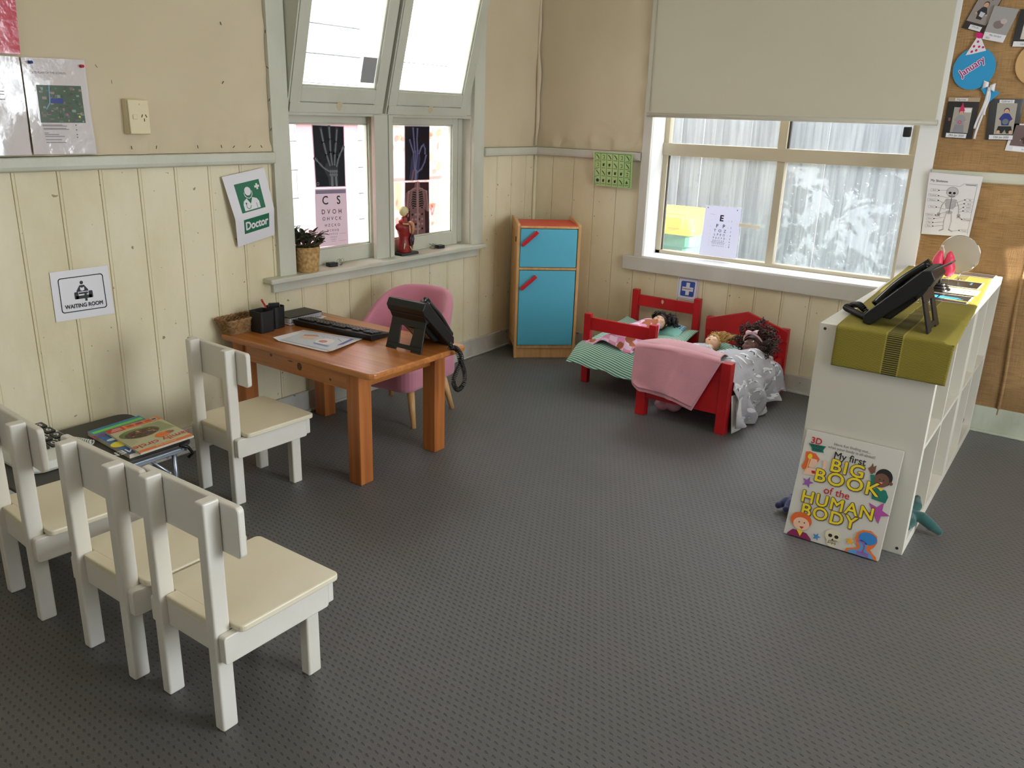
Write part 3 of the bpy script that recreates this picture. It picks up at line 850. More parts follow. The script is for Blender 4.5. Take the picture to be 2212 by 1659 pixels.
for x in (-.365, .333):
    b = MB(); b.box(x - .011, x + .011, -.187, .187, .395, .463, PINE_Y); b.build('apron', dk, bevel=.002)

# play fridge, turned across the corner
fa = math.atan2(.245, .277)
fr_ = thing('play_fridge', 'wooden play fridge with blue doors, red top and red handles standing in the corner', 'play fridge', (.242, -.5, 0), fa)
BLUE = mat('fridge_blue', (92, 188, 216), rough=0.42, bump=.02, bscale=200); RED = mat('fridge_red', (226, 76, 54), rough=0.45)
HRED = mat('handle_red', (206, 34, 42), rough=0.35)
FW, FD = .371, .325     # local x along the front, y to the back
def side_panel(x0, x1):
    b = MB()
    pts = [(.0, 0), (.018, 0), (.045, .06), (FD - .045, .06), (FD - .018, 0), (FD, 0), (FD, .828), (FD - .006, .834), (.010, .818), (.0, .806)]
    b.prism(pts, x0, x1, BEECH, 'x')
    return b.build('side_panel', fr_, bevel=.004)
sp_ = side_panel(-.008, .010); side_panel(FW - .018, FW)
# inset frame moulding and hand hole of the left side
b = MB()
for a in ((.03, FD - .03, .770, .775), (.03, FD - .03, .555, .560), (.03, .035, .115, .775), (FD - .035, FD - .03, .115, .775), (.03, FD - .03, .115, .120)):
    b.box(-.0095, -.0075, *a, BEECH)
b.build('panel_moulding', sp_)
b = MB(); b.prism(rrect(.045, .085, .705, .735, .008), -.0098, -.0070, mat('dark_hole', (30, 22, 16), rough=.8), 'x'); b.build('hand_hole', sp_)
b = MB(); b.box(.010, FW - .018, .0, FD - .01, .792, .806, BEECH); b.build('top_board', fr_, bevel=.002)
b = MB(); b.box(.010, FW - .018, .004, FD - .012, .8062, .809, RED); b.build('red_top', fr_, bevel=.001)
for z in ((.546, .562), (.062, .082)):
    b = MB(); b.box(.010, FW - .018, .002, FD - .01, z[0], z[1], BEECH); b.build('shelf', fr_, bevel=.002)
b = MB(); b.box(.010, FW - .018, .010, .026, 0, .062, BEECH); b.build('plinth', fr_, bevel=.002)
b = MB(); b.box(.010, FW - .018, FD - .02, FD - .012, .06, .80, BEECH); b.build('back_panel', fr_)
for z0, z1, hz in ((.565, .789, .735), (.085, .543, .473)):
    b = MB(); b.box(.0115, FW - .023, -.004, .010, z0, z1, BLUE); d = b.build('door', fr_, bevel=.0015)
    h = MB(); T = Matrix.Translation((.066, -.018, hz)) @ Matrix.Rotation(-math.radians(42), 4, 'Y')
    h.box(-.060, .060, -.010, .010, -.0105, .0105, HRED, T); h.box(-.05, -.03, .008, .016, -.007, .007, HRED, T); h.box(.03, .05, .008, .016, -.007, .007, HRED, T)
    h.build('handle', d, bevel=.003)

# cube shelves
KW = mat('shelf_white', (214, 209, 194), rough=0.42)
KEDGE = mat('shelf_screw', (70, 70, 62), rough=0.4, metal=.6)
def cube_shelf(name, label, y0, y1):
    t = thing(name, label, 'shelf', (2.4905, (y0 + y1) / 2, 0)); h = (y1 - y0) / 2
    for s in (-1, 1):
        b = MB(); a = s * (h - .019); b.box(-.1955, .1955, a - .019, a + .019, 0, .77, KW); pnl = b.build('end_panel', t, bevel=.0015)
        if s < 0:
            for kx, kz in ((-.176, .752), (.176, .752), (-.176, .022), (.176, .022)):
                k = MB(); k.prism([(kx + .0052 * math.cos(q * PI / 8), kz + .0052 * math.sin(q * PI / 8)) for q in range(16)], -h - .0008, -h + .0002, KEDGE, 'y'); k.build('screw', pnl)
    for z0, z1, nm in ((0, .038, 'bottom_panel'), (.732, .77, 'top_panel')):
        b = MB(); b.box(-.1955, .1955, -h + .038, h - .038, z0, z1, KW); b.build(nm, t, bevel=.0015)
    b = MB(); b.box(-.192, .192, -.008, .008, .038, .732, KW); b.build('divider', t, bevel=.001)
    for s in (-1, 1):
        b = MB(); b.box(-.192, .192, *( (-h + .038, -.008) if s < 0 else (.008, h - .038)), .377, .393, KW); b.build('shelf_board', t, bevel=.001)
    return t
cube_shelf('cube_shelf', 'white open cube shelf unit with the big book leaning on its end', -1.600, -.803)
cube_shelf('cube_shelf', 'white open cube shelf unit behind the first one, against the back wall', -.801, -.036)

# red doll beds
RB = mat('red_bed_paint', (196, 28, 34), rough=0.38, var2=(176, 20, 28), vscale=5, bump=.05, bscale=25)
CHIP = mat('chipped_wood', (206, 160, 140), rough=.6)
b1 = thing('doll_bed', 'red doll bed with straight rails and green striped mattress beside the fridge', 'doll bed', (1.010, -.34, 0))
def post(t, x, y, z, w=.040, d=.034):
    b = MB(); b.box(x - w / 2, x + w / 2, y - d / 2, y + d / 2, 0, z, RB); b.build('post', t, bevel=.003)
for x in (-.198, .198):
    post(b1, x, -.275, .395); post(b1, x, .285, .448)
for y, z0, z1, nm in ((-.275, .305, .375, 'foot_rail'), (-.275, .097, .130, 'lower_rail'), (.285, .352, .418, 'head_rail'), (.285, .17, .25, 'head_rail'), (.285, .097, .130, 'lower_rail')):
    b = MB(); b.box(-.178, .178, y - .009, y + .009, z0, z1, RB); o = b.build(nm, b1, bevel=.002)
    if z0 == .352:
        k = MB(); k.prism([(-.02 + q[0] * .009, .396 + q[1] * .013) for q in ((-.9, .3), (-.3, 1), (.5, .8), (1, 0), (.3, -1), (-.6, -.6))], -.0003 + y - .0093, y - .0091, CHIP, 'y'); k.build('chipped_spot', o)
for x in (-.198, .198):
    b = MB(); b.box(x - .009, x + .009, -.258, .268, .125, .175, RB); b.build('side_rail', b1, bevel=.002)
for i in range(7):
    y = -.235 + .075 * i; b = MB(); b.box(-.189, .189, y - .016, y + .016, .14, .152, RB); b.build('slat', b1, bevel=.001)

b2 = thing('doll_bed', 'red doll bed with a gabled headboard, pink throw over its foot, beside the shelves', 'doll bed', (1.5175, -.48, 0))
for x in (-.2125, .2125):
    post(b2, x, -.406, .352, .050, .050); post(b2, x, .41, .362, .046, .036)
b = MB(); b.box(-.1875, .1875, -.425, -.405, .095, .345, RB); b.build('footboard', b2, bevel=.002)
b = MB(); b.box(-.1875, .1875, -.427, -.3995, .262, .298, RB); b.build('foot_rail', b2, bevel=.002)
b = MB(); b.prism([(-.235, .288), (.235, .288), (.235, .352), (.0, .425), (-.235, .352)], .385, .403, RB, 'y'); b.build('headboard', b2, bevel=.003)
b = MB(); b.box(-.190, .190, .386, .402, .165, .250, RB); b.build('head_rail', b2, bevel=.002)
for x in (-.2125, .2125):
    b = MB(); b.box(x - .011, x + .011, -.381, .392, .145, .205, RB); b.build('side_rail', b2, bevel=.002)
for i in range(8):
    y = -.35 + .1 * i; b = MB(); b.box(-.201, .201, y - .02, y + .02, .16, .172, RB); b.build('slat', b2, bevel=.001)

# pink tub chair
PK = mat('pink_felt', (205, 132, 150), rough=0.85, sheen=.4, var=.05, vscale=6, bump=.1, bscale=300)
tc_ = thing('tub_chair', 'small pink upholstered tub chair with pale tapered legs behind the desk', 'chair', (.362, -1.640, 0), math.radians(7))
# shell: angle runs from the left arm front round the back to the right arm front
def tub(u, v, off):
    a = math.radians(-212 + 244 * (1 - u)) if False else math.radians(-32 + 244 * u)
    cx = .212 * math.cos(a); cy = .212 * math.sin(a) * (1.0 if math.sin(a) > 0 else 1.25)
    k = max(0, math.sin(a)) if True else 0
    top = .395 + .185 * (0.5 - 0.5 * math.cos(PI * min(1, max(0, (math.sin(a) + .53) / 1.5)))) ** 1.2
    z = .185 + (top - .185) * v
    fl = 1 + .05 * v + .16 * v * max(0, math.sin(a) + .15)
    f = fl * (1 - off)
    rr = .0
    return (cx * f, cy * f + .02 * v * max(0, math.sin(a)), z)
b = MB()
NU, NV = 40, 10
vs = []
def loop(u):
    outer = [Vector(tub(u, v / NV, 0)) for v in range(NV + 1)]
    inner = [Vector(tub(u, v / NV, .17)) for v in range(NV, -1, -1)]
    mid = (outer[-1] + inner[0]) / 2
    c = mid + Vector((0, 0, .016))
    return outer[:-1] + [outer[-1] * .99 + mid * .01 + Vector((0, 0, -.004))] + [outer[-1].lerp(mid, .35) + Vector((0, 0, .012)), c, inner[0].lerp(mid, .35) + Vector((0, 0, .012))] + inner
L0 = loop(0); K = len(L0)
for i in range(NU + 1): vs += loop(i / NU)
fs = [(i * K + j, i * K + (j + 1) % K, (i + 1) * K + (j + 1) % K, (i + 1) * K + j) for i in range(NU) for j in range(K)]
fs += [tuple(range(K))[::-1], tuple(range(NU * K, NU * K + K))]
b.add(vs, fs, PK, True)
b.build('tub_back', tc_, subsurf=1)
b = MB()
b.grid(lambda u, v: ((u - .5) * .37 * (1 - .25 * max(0, v - .5)), -.205 + v * .37, .335 - .03 * abs(2 * u - 1) ** 4 - .03 * abs(2 * v - 1) ** 6), 16, 16, PK, thick=.0)
b.box(-.175, .175, -.20, .15, .26, .31, PK)
b.build('seat', tc_, bevel=.015, seg=3)
b = MB(); b.prism(rrect(-.208, .208, -.235, .20, .06), .185, .30, PK, 'z'); b.build('seat_base', tc_, bevel=.02, seg=3)
for sx, sy in ((-1, -1), (1, -1), (-1, 1), (1, 1)):
    b = MB(); b.tube([(sx * .155, sy * .135 - .01, .19), (sx * .19, sy * .168, 0)], [.020, .0115], BEECH, 10); b.build('leg', tc_)

# low folding table
ALUB = mat('brushed_aluminium', (176, 184, 196), rough=0.3, metal=0.85)
TTOP = mat('black_table_top', (52, 51, 48), rough=0.5)
ft = thing('folding_table', 'low black folding table with an aluminium frame against the left wall', 'table', (.262, -3.16, 0))
b = MB(); b.prism(rrect(-.225, .235, -.31, .285, .05, 6), .248, .260, TTOP, 'z'); b.build('tabletop', ft, bevel=.003)
for x in (-.20, .205):
    b = MB(); b.box(x - .009, x + .009, -.28, .26, .222, .247, ALUB); b.box(x + .009, x + .012, -.28, .26, .231, .238, ALUB)
    for y in (-.2, .05, .24): b.ball((x + .013, y, .235), .004, ALUB, 8, 6)
    b.build('frame_rail', ft, bevel=.002)
for y in (-.24, .225):
    b = MB(); b.tube([(-.185, y, .235), (-.185, y, .006), (.185, y, .006), (.185, y, .235)], .009, ALUB, 10); lg = b.build('leg', ft)
    for x in (-.196, .196):
        b = MB(); s = -1 if y > 0 else 1
        b.tube([(x, y + s * .10, .222), (x, y + s * .03, .15), (x, y + s * .004, .10)], .006, ALUB, 6); b.ball((x, y + s * .03, .15), .007, ALUB, 8, 6); b.build('brace', lg)
b = MB(); b.tube([(.236, .22, .262), (.24, .25, .245), (.234, .27, .215), (.226, .255, .20)], .006, BLK, 8); b.build('corner_clip', ft)

# double socket outlet on the cloth
wo = thing('power_outlet', 'cream power outlet box with one switch on the upper left wall', 'power outlet', (.02, -2.70, 1.372))
IV = mat('ivory_plastic', (222, 208, 170), rough=0.35)
b = MB(); b.box(0, .034, -.042, .042, -.062, .062, IV); b.build('mounting_block', wo, bevel=.004)
b = MB(); b.box(.034, .043, -.040, .040, -.060, .060, IV); fp = b.build('face_plate', wo, bevel=.003)
b = MB(); b.box(.043, .047, -.027, -.010, -.008, .009, IV); b.build('switch', fp, bevel=.002)
b = MB(); SL = mat('slot_dark', (40, 34, 26), rough=.7)
for y, z, a in ((.010, .004, -24), (.026, .004, 24), (.018, -.010, 0)):
    b.box(.0428, .0436, -.0016, .0016, -.0055, .0055, SL, Matrix.Translation((0, y, z)) @ Matrix.Rotation(math.radians(a), 4, 'X'))
b.build('socket_slot', fp)
b = MB(); b.ball((.043, .004, .045), .003, IV, 8, 6); b.build('screw_cap', fp)
# ================================================================== THINGS ON THE DESK
DZ = .490
SEAG = mat('seagrass', (168, 130, 84), rough=.8, var2=(118, 84, 50), vscale=60, bump=.4, bscale=160)
bk = thing('woven_basket', 'small rectangular woven seagrass basket at the left end of the pine desk', 'basket', (.058, -2.335, DZ), math.radians(4))
b = MB()
def rpath(hx, hy, r, n=4): return rrect(-hx, hx, -hy, hy, r, n)
for k in range(9):
    t = k / 8; hx = .036 + .014 * t; hy = .068 + .020 * t; z = .004 + .058 * t
    base = rpath(hx, hy, .016, 3); pts = []
    for i, p in enumerate(base):
        q = base[(i + 1) % len(base)]; L = math.hypot(q[0] - p[0], q[1] - p[1]); m_ = max(1, int(L / .006))
        for j in range(m_):
            f = j / m_; x = p[0] + (q[0] - p[0]) * f; y = p[1] + (q[1] - p[1]) * f; pts.append((x, y))
    pts = [(x * (1 + (.045 if (i + k) % 2 else -.02)), y * (1 + (.022 if (i + k) % 2 else -.01)), z + (.0015 if (i // 2) % 2 else -.0015)) for i, (x, y) in enumerate(pts)]
    b.tube(pts, .0042 if k < 8 else .0055, SEAG, 6, closed=True)
b.build('basket_weave', bk)
b = MB(); b.prism(rpath(.038, .070, .016), 0, .005, SEAG, 'z'); b.build('basket_base', bk)

def cup(name, label, loc, rz, hx, r, h):
    t = thing(name, label, 'pen cup', loc, rz); b = MB()
    o = [(p[0], p[1]) for p in rrect(-hx, hx, -hx, hx, r, 4)]; f = 1.07; n = len(o)
    rings = [(.97, 0), (1.0, .002), (f, h), (f - .06, h), (.93, .006)]
    vs = [(x * s, y * s, z) for s, z in rings for x, y in o]
    fs = [(i * n + j, i * n + (j + 1) % n, (i + 1) * n + (j + 1) % n, (i + 1) * n + j) for i in range(4) for j in range(n)] + [tuple(range(n))[::-1], tuple(range(4 * n, 5 * n))]
    b.add(vs, fs, mat('matt_black_cup', (24, 25, 27), rough=.5)); b.build('cup_wall', t, bevel=.0008); return t
cup('pen_cup', 'square matt black pen cup, the nearer of two beside the basket', (.130, -2.268, DZ), math.radians(3), .0365, .008, .094)
cup('pen_cup', 'rounder black pen cup holding a red pen and a tiny notebook', (.114, -2.185, DZ), math.radians(8), .0335, .020, .097)
pn = thing('pen', 'red pen leaning out of the black cup', 'pen', (.116, -2.188, DZ + .008))
b = MB(); RPEN = mat('red_pen', (186, 40, 40), rough=.35)
b.tube([(.008, .006, 0), (-.020, -.045, .112)], .0042, RPEN, 10); b.build('barrel', pn)
b = MB(); b.tube([(-.020, -.045, .112), (-.0222, -.049, .122)], [.0046, .0044], RPEN, 10); b.build('pen_cap', pn)
mn = thing('mini_notebook', 'tiny black spiral notebook standing in the rounder pen cup', 'notebook', (.108, -2.183, DZ + .010), math.radians(62))
b = MB(); b.box(-.024, .024, -.004, .001, 0, .098, BLK); b.build('cover', mn)
b = MB(); b.box(-.024, .026, .001, .006, 0, .094, WHITE); b.build('page_block', mn)
b = MB()
for i in range(9):
    x = -.020 + .005 * i; b.tube([(x, .004 * math.cos(a) + .001, .096 + .005 * math.sin(a)) for a in [q * PI / 4 for q in range(8)]], .0006, mat('wire_black', (30, 30, 32), rough=.3, metal=.6), 5, closed=True)
b.build('spiral_binding', mn)

nb = thing('spiral_notebook', 'black covered spiral notebook on a pile of papers at the back of the desk', 'notebook', (.078, -2.030, DZ))
b = MB()
for i, (dx, dy, r, z) in enumerate(((.008, .004, .05, 0), (.004, -.004, -.03, .003), (.010, .008, .02, .006))):
    b.box(-.062, .066, -.095, .100, z, z + .0022, (mat('manila', (176, 140, 96)), WHITE, WHITE)[i], Matrix.Translation((dx, dy, 0)) @ Matrix.Rotation(r, 4, 'Z'))
b.build('loose_papers', nb)
b = MB(); b.box(-.058, .058, -.092, .094, .010, .030, WHITE); b.build('page_block', nb)
b = MB(); b.box(-.061, .060, -.094, .096, .030, .034, BLK, None); b.build('cover', nb, bevel=.001)
b = MB()
for i in range(22):
    y = -.088 + .0083 * i; b.tube([(.062 + .0075 * math.cos(a), y, .022 + .012 * math.sin(a)) for a in [q * PI / 5 for q in range(10)]], .0009, mat('wire_black', (30, 30, 32)), 5, closed=True)
b.build('spiral_binding', nb)

kb = thing('computer_keyboard', 'black computer keyboard lying along the pine desk', 'keyboard', (.370, -2.026, DZ), math.radians(4.5))
b = MB(); b.prism([(-.068, .0), (.060, .0), (.068, .010), (.045, .014), (-.045, .026), (-.075, .028), (-.070, .006)], -.228, .228, BLK, 'x')
b.build('keyboard_body', kb, bevel=.003)
rnd = random.Random(2); nk = 0
KEY = mat('dark_key', (38, 39, 41), rough=.35)
def key(x, y, wx):
    z = .016 + (-(y) + .045) / .09 * .012
    b = MB(); b.prism(rrect(x - wx / 2, x + wx / 2, y - .0068, y + .0068, .002, 2), z, z + .0055, KEY, 'z'); b.build('key', kb)
for r, y in enumerate((-.050, -.030, -.0135, .003, .0195, .036)):
    x = -.213
    while x < .213:
        if abs(x - .085) < .008 or abs(x - .147) < .008: x += .012; continue
        w_ = .0155
        if r == 5 and -.13 < x < -.04: w_ = .085
        if nk < 92: key(x + w_ / 2, y, w_); nk += 1
        x += w_ + .0038 + (.014 if r == 0 and int((x + .21) / .018) % 5 == 4 else 0)

pp = Sheet((.253, -2.147, DZ + .0015), (.55, -2.08, DZ + .0015), (.625, -2.319, DZ + .0015), (.286, -2.338, DZ + .0015), WHITE,
           bend=lambda u, v: .012 * max(0, (u - .85) / .15) ** 2 * (v) + .010 * max(0, (.12 - u) / .12) ** 2 * v + .002)
NAVY = M_(52, 60, 104); SKN = M_(226, 196, 170)
pp.rr(.06, .07, .93, .92, .03, NAVY, 1, .012).rect(.085, .11, .90, .875, M_(208, 212, 222), 1)
pp.disc(.30, .42, .20, M_(218, 206, 190), 2, .17).disc(.62, .50, .20, M_(232, 228, 228), 2, .2).disc(.60, .52, .10, M_(214, 140, 134), 3, .08)
pp.poly([(.18, .30), (.34, .20), (.42, .28), (.30, .36), (.2, .40)], M_(206, 150, 128), 3).poly([(.20, .46), (.40, .42), (.44, .52), (.28, .56)], SKN, 3)
pp.poly([(.52, .66), (.80, .68), (.78, .76), (.55, .74)], M_(130, 150, 190), 3).line([(.70, .22), (.82, .35)], .012, NAVY, 3).poly([(.86, .1), (.92, .12), (.92, .5), (.86, .6)], M_(96, 98, 168), 3)
for i in range(5): pp.disc(.44 + .05 * i, .24 + .03 * (i % 2), .014, M_(190, 110, 90), 3)
pp.text('WASH HANDS', .5, .83, .07, NAVY, 3) if False else None
pp.build('picture_sheet', 'laminated picture sheet with a navy border lying on the pine desk', 'sheet')

GREYP = mat('handset_grey', (34, 34, 36), rough=.3)
def phone(name, label, loc, rz, sc_=1.0):
    t = thing(name, label, 'telephone', loc, rz)
    A = [(0, .004), (.026, 0), (.190, .158), (.200, .180), (.184, .208), (.158, .204), (.0, .034)]
    b = MB(); b.prism([(y, z) for y, z in A], -.100, .100, BLK, 'x'); b.build('phone_body', t, bevel=.005, seg=3)
    # raised stepped rear cover with a printed label
    b = MB(); b.prism([(.050, .022), (.078, .020), (.150, .098), (.128, .118)], -.060, .052, BLK, 'x'); o = b.build('rear_cover', t, bevel=.004)
    LB = mat('phone_label', (150, 128, 100), rough=.5)
    T = Matrix.Translation((0, .114, .0585)) @ Matrix.Rotation(math.atan2(.078, .072), 4, 'X')
    b = MB(); b.box(-.045, .040, -.030, .026, -.0018, -.0012, LB, T)
    for i in range(5): b.box(-.038, .030 - .01 * (i % 2), -.024 + .010 * i, -.0215 + .010 * i, -.0022, -.0018, BLACKINK, T)
    b.build('label', o)
    # stand, a flared panel with a window
    def sp(u, v):
        """u across, v down the stand"""
        y = .168 + .042 * v; z = .136 * (1 - v) + .0
        return y, z
    b = MB(); th = .007
    def plate(x0, x1, x2, x3, v0, v1):
        y0, z0 = sp(0, v0); y1, z1 = sp(0, v1)
        b.add([(x0, y0, z0), (x1, y0, z0), (x3, y1, z1), (x2, y1, z1), (x0, y0 - th, z0), (x1, y0 - th, z0), (x3, y1 - th, z1), (x2, y1 - th, z1)],
              [(0, 1, 2, 3), (7, 6, 5, 4), (0, 4, 5, 1), (1, 5, 6, 2), (2, 6, 7, 3), (3, 7, 4, 0)], BLK)
    plate(-.094, .094, -.092, .092, -.10, .28)
    plate(-.092, -.038, -.096, -.030, .28, .82); plate(.038, .092, .030, .096, .28, .82)
    plate(-.096, .096, -.097, .097, .82, .94)
    plate(-.097, -.040, -.098, -.040, .94, 1.0); plate(.040, .097, .040, .098, .94, 1.0)
    b.prism([(.140, .125), (.178, .165), (.184, .150), (.168, .118)], -.094, .094, BLK, 'x')
    b.build('stand', t, bevel=.0015)
    # handset along the left side of the sloping face
    hs = MB(); pts = []; rr = []
    for k in range(15):
        f = k / 14; y = .008 + .150 * f; z = .036 + .166 * f; bow = .014 * math.sin(PI * f)
        n_ = (-.75, .66); off = .004 + bow
        pts.append((-.070, y + n_[0] * off, z + n_[1] * off)); rr.append(.0175 + .006 * (abs(2 * f - 1) ** 3))
    hs.tube(pts, rr, BLKG, 12); hs.build('handset', t)
    dirn = Vector((0, .180, .200)).normalized(); nrm = Vector((0, -.74, .67))
    for r in range(4):
        for c in range(3):
            p = Vector((.010 + .020 * c, .0, .030)) + dirn * (.05 + .024 * r) + nrm * .002
            k = MB(); T = Matrix.Translation(p) @ Matrix.Rotation(math.atan2(.2, .18), 4, 'X')
            k.box(-.007, .007, -.006, .006, -.002, .003, GREYP, T); k.build('key', t)
    k = MB(); p = Vector((.030, 0, .030)) + dirn * .185 + nrm * .001; T = Matrix.Translation(p) @ Matrix.Rotation(math.atan2(.2, .18), 4, 'X')
    k.box(-.045, .045, -.022, .022, -.002, .002, mat('phone_display', (60, 66, 62), rough=.15), T); k.build('display', t)
    return t
p1 = phone('desk_phone', 'black desk telephone seen from behind on the pine desk', (.797, -1.885, DZ), math.radians(180))
p2 = phone('desk_phone', 'black desk telephone seen from its side on the white shelf', (2.418, -1.440, .7745), math.radians(-90))
b = MB(); T = Matrix.Translation((.060, .186, .205)) @ Matrix.Rotation(math.radians(33), 4, 'X')
b.box(-.035, .035, -.002, .062, -.002, .003, mat('grey_card_tray', (92, 84, 80), rough=.4), T); b.build('card_tray', p2, bevel=.001)
def coil(pts, r, pitch, wr, m, name, parent=None, seg=6):
    P = [Vector(p) for p in pts]; S = []
    for i in range(len(P) - 1):
        p0 = P[max(i - 1, 0)]; p1_ = P[i]; p2_ = P[i + 1]; p3 = P[min(i + 2, len(P) - 1)]
        for k in range(16):
            t = k / 16
            S.append(0.5 * ((2 * p1_) + (-p0 + p2_) * t + (2 * p0 - 5 * p1_ + 4 * p2_ - p3) * t * t + (-p0 + 3 * p1_ - 3 * p2_ + p3) * t ** 3))
    S.append(P[-1])
    L = [0]
    for i in range(1, len(S)): L.append(L[-1] + (S[i] - S[i - 1]).length)
    tot = L[-1]; n_ = int(tot / pitch * 10); out = []; j = 0; a = None
    for q in range(n_ + 1):
        d = tot * q / n_
        while j < len(L) - 2 and L[j + 1] < d: j += 1
        f = (d - L[j]) / max(1e-9, L[j + 1] - L[j]); c = S[j].lerp(S[j + 1], f); t = (S[j + 1] - S[j]).normalized()
        if a is None: a = t.orthogonal().normalized()
        a = (a - t * a.dot(t)).normalized(); bb = t.cross(a); th = 2 * PI * d / pitch
        out.append(c + (a * math.cos(th) + bb * math.sin(th)) * r)
    g = MB(); g.tube(out, wr, m, seg); return g.build(name, parent)
c1 = coil([(.925, -1.945, .512), (.955, -1.975, .512), (.972, -1.955, .500), (.978, -1.935, .455), (.975, -1.965, .405), (.975, -1.985, .365), (.975, -1.955, .325), (.975, -1.915, .345), (.975, -1.915, .40), (.975, -1.945, .455), (.965, -1.955, .498), (.962, -1.995, .512)],
     .0085, .0075, .0019, BLKG, 'handset_cord')
tag(c1, 'black coiled handset cord hanging over the right edge of the pine desk', 'phone cord')
c2 = coil([(2.425, -1.500, .789), (2.385, -1.455, .789), (2.350, -1.405, .787), (2.322, -1.372, .787), (2.318, -1.350, .789), (2.345, -1.352, .800), (2.372, -1.405, .812), (2.392, -1.43, .806), (2.412, -1.43, .790), (2.432, -1.445, .788)],
     .0095, .0062, .0022, BLKG, 'handset_cord')
tag(c2, 'black coiled phone cord bunched on the left side of the white shelf top', 'phone cord')

# ================================================================== LOW TABLE
def mag(name, label, tl, tr, br, bl, z, th, fn):
    cs = [(p[0], p[1], z) for p in (tl, tr, br, bl)]
    s = Sheet(*cs, None); s.c = [Vector(c) for c in cs]
    s.n = Vector((0, 0, 1)); s.b = MB(); PAGE = mat('magazine_pages', (206, 196, 176), rough=.6)
    pts = [(c[0], c[1]) for c in cs][::-1]
    s.b.prism(pts, z - th, z, PAGE, 'z')
    fn(s); return s.build(name, label, 'magazine')
def low_cover(s):
    s.rect(0, 0, 1, 1, M_(44, 104, 170), 1).rect(0, .0, 1, .18, M_(30, 70, 130), 2).rect(0, .80, 1, 1.0, M_(50, 140, 180), 2).rect(.02, .86, .98, .93, M_(120, 222, 90), 3)
    s.text('WOMEN', .80, .12, .16, M_(230, 236, 240), 4, .01).disc(.90, .36, .09, M_(236, 220, 60), 4).disc(.55, .5, .22, M_(30, 80, 120), 3, .16).disc(.85, .55, .08, M_(210, 226, 232), 4, .04)
    s.text('food', .86, .77, .15, M_(196, 50, 130), 4, .01).rect(.60, .42, .72, .46, M_(30, 170, 110), 4)
def up_cover(s):
    s.rect(0, 0, 1, 1, M_(200, 196, 158), 1).rect(0, .0, 1, .075, M_(240, 120, 50), 2).rect(.0, .86, 1, 1.0, M_(238, 120, 48), 2).rect(.70, .85, 1.0, 1.0, M_(210, 50, 50), 3)
    s.text('family circle', .48, .185, .165, M_(214, 44, 56), 4, .006)
    s.text('the food issue', .5, .04, .05, M_(250, 230, 200), 4)
    s.disc(.36, .34, .10, M_(242, 128, 36), 5, .08).text('best ever', .36, .34, .05, M_(230, 60, 40), 6)
    rnd = random.Random(9)
    s.disc(.60, .62, .27, M_(120, 140, 80), 3, .16, rot=.1).disc(.58, .58, .23, M_(84, 54, 40), 4, .14)
    for i in range(34):
        a = rnd.uniform(0, 2 * PI); r = rnd.uniform(0, 1) ** .5
        s.disc(.57 + .20 * r * math.cos(a) / s.a, .57 + .12 * r * math.sin(a), rnd.uniform(.012, .026), rnd.choice((M_(150, 104, 74), M_(64, 38, 28), M_(190, 150, 110), M_(112, 70, 50))), 5 + i % 3, rnd.uniform(.01, .02))
    s.disc(.24, .36, .09, M_(150, 96, 70), 4, .05)
    for i in range(12): s.line([(.02 + .03 * i, .45 + .01 * (i % 3)), (.10 + .03 * i, .82)], .008, M_(110, 140, 80), 3)
    for i in range(9): s.line([(.80, .36 + .045 * i), (.99, .30 + .045 * i)], .009, M_(150, 160, 110), 3)
    for i, x in enumerate((.22, .40, .57)): s.disc(x, .93, .055, M_(190, 90, 50) if i != 1 else M_(150, 60, 110), 4, .03).line([(x + .1, .87), (x + .1, .99)], .006, M_(245, 200, 150), 4)
    s.rect(.06, .885, .16, .975, WHITE, 4).rect(.07, .90, .15, .96, M_(70, 70, 70), 5)
    for i in range(3): s.rect(.74, .885 + .034 * i, .95 - .03 * i, .90 + .034 * i, M_(240, 210, 200), 4)
mag('magazine', 'blue covered magazine with a green strip, lower of the two on the folding table', (.470, -2.915), (.474, -3.115), (.165, -3.095), (.150, -2.885), .2755, .0150, low_cover)
mag('magazine', 'food magazine lying upside down on top of the pile on the folding table', (.503, -2.885), (.508, -3.094), (.227, -3.063), (.228, -2.858), .2835, .0075, up_cover)

# toy telephone with big keys
tp = thing('toy_telephone', 'off-white telephone with big black number keys on the low folding table', 'telephone', (.175, -3.272, .2605), math.radians(90))
TWH = mat('offwhite_plastic', (222, 224, 216), rough=.35)
b = MB(); vs_ = []
o = rrect(-.125, .090, -.200, .130, .06, 6); n_ = len(o)
vs_ = [(x, y, 0) for x, y in o] + [(x * 1.02, y * 1.02, .012) for x, y in o] + [(x * .93, y * .93, .030 + (y + .20) * .06) for x, y in o]
b.add(vs_, [(i * n_ + j, i * n_ + (j + 1) % n_, (i + 1) * n_ + (j + 1) % n_, (i + 1) * n_ + j) for i in range(2) for j in range(n_)] + [tuple(range(n_))[::-1], tuple(range(2 * n_, 3 * n_))], TWH)
b.build('phone_base', tp, bevel=.004)
SL_ = math.atan2(.06, 1)
for i, ch_ in enumerate('123456789*0#'):
    r, c = divmod(i, 3); x = -.022 + .040 * c; y = .100 - .058 * r
    z = .030 + (y + .20) * .06
    k = MB(); T = Matrix.Translation((x, y, z)) @ Matrix.Rotation(SL_, 4, 'X'); k.prism(rrect(-.0165, .0165, -.0230, .0230, .005, 3), 0, .006, BLK, 'z', T)
    vv, ff = text_geo(ch_, .01); k.add([T @ Vector((q[0] * .034, q[1] * .034, .0064)) for q in vv], ff, WHITE)
    k.build('key', tp)
b = MB(); b.tube([(-.090, -.15, .050), (-.092, -.11, .066), (-.094, -.02, .074), (-.092, .07, .078), (-.090, .10, .062)], [.024, .022, .016, .022, .024], TWH, 12); b.build('handset', tp)
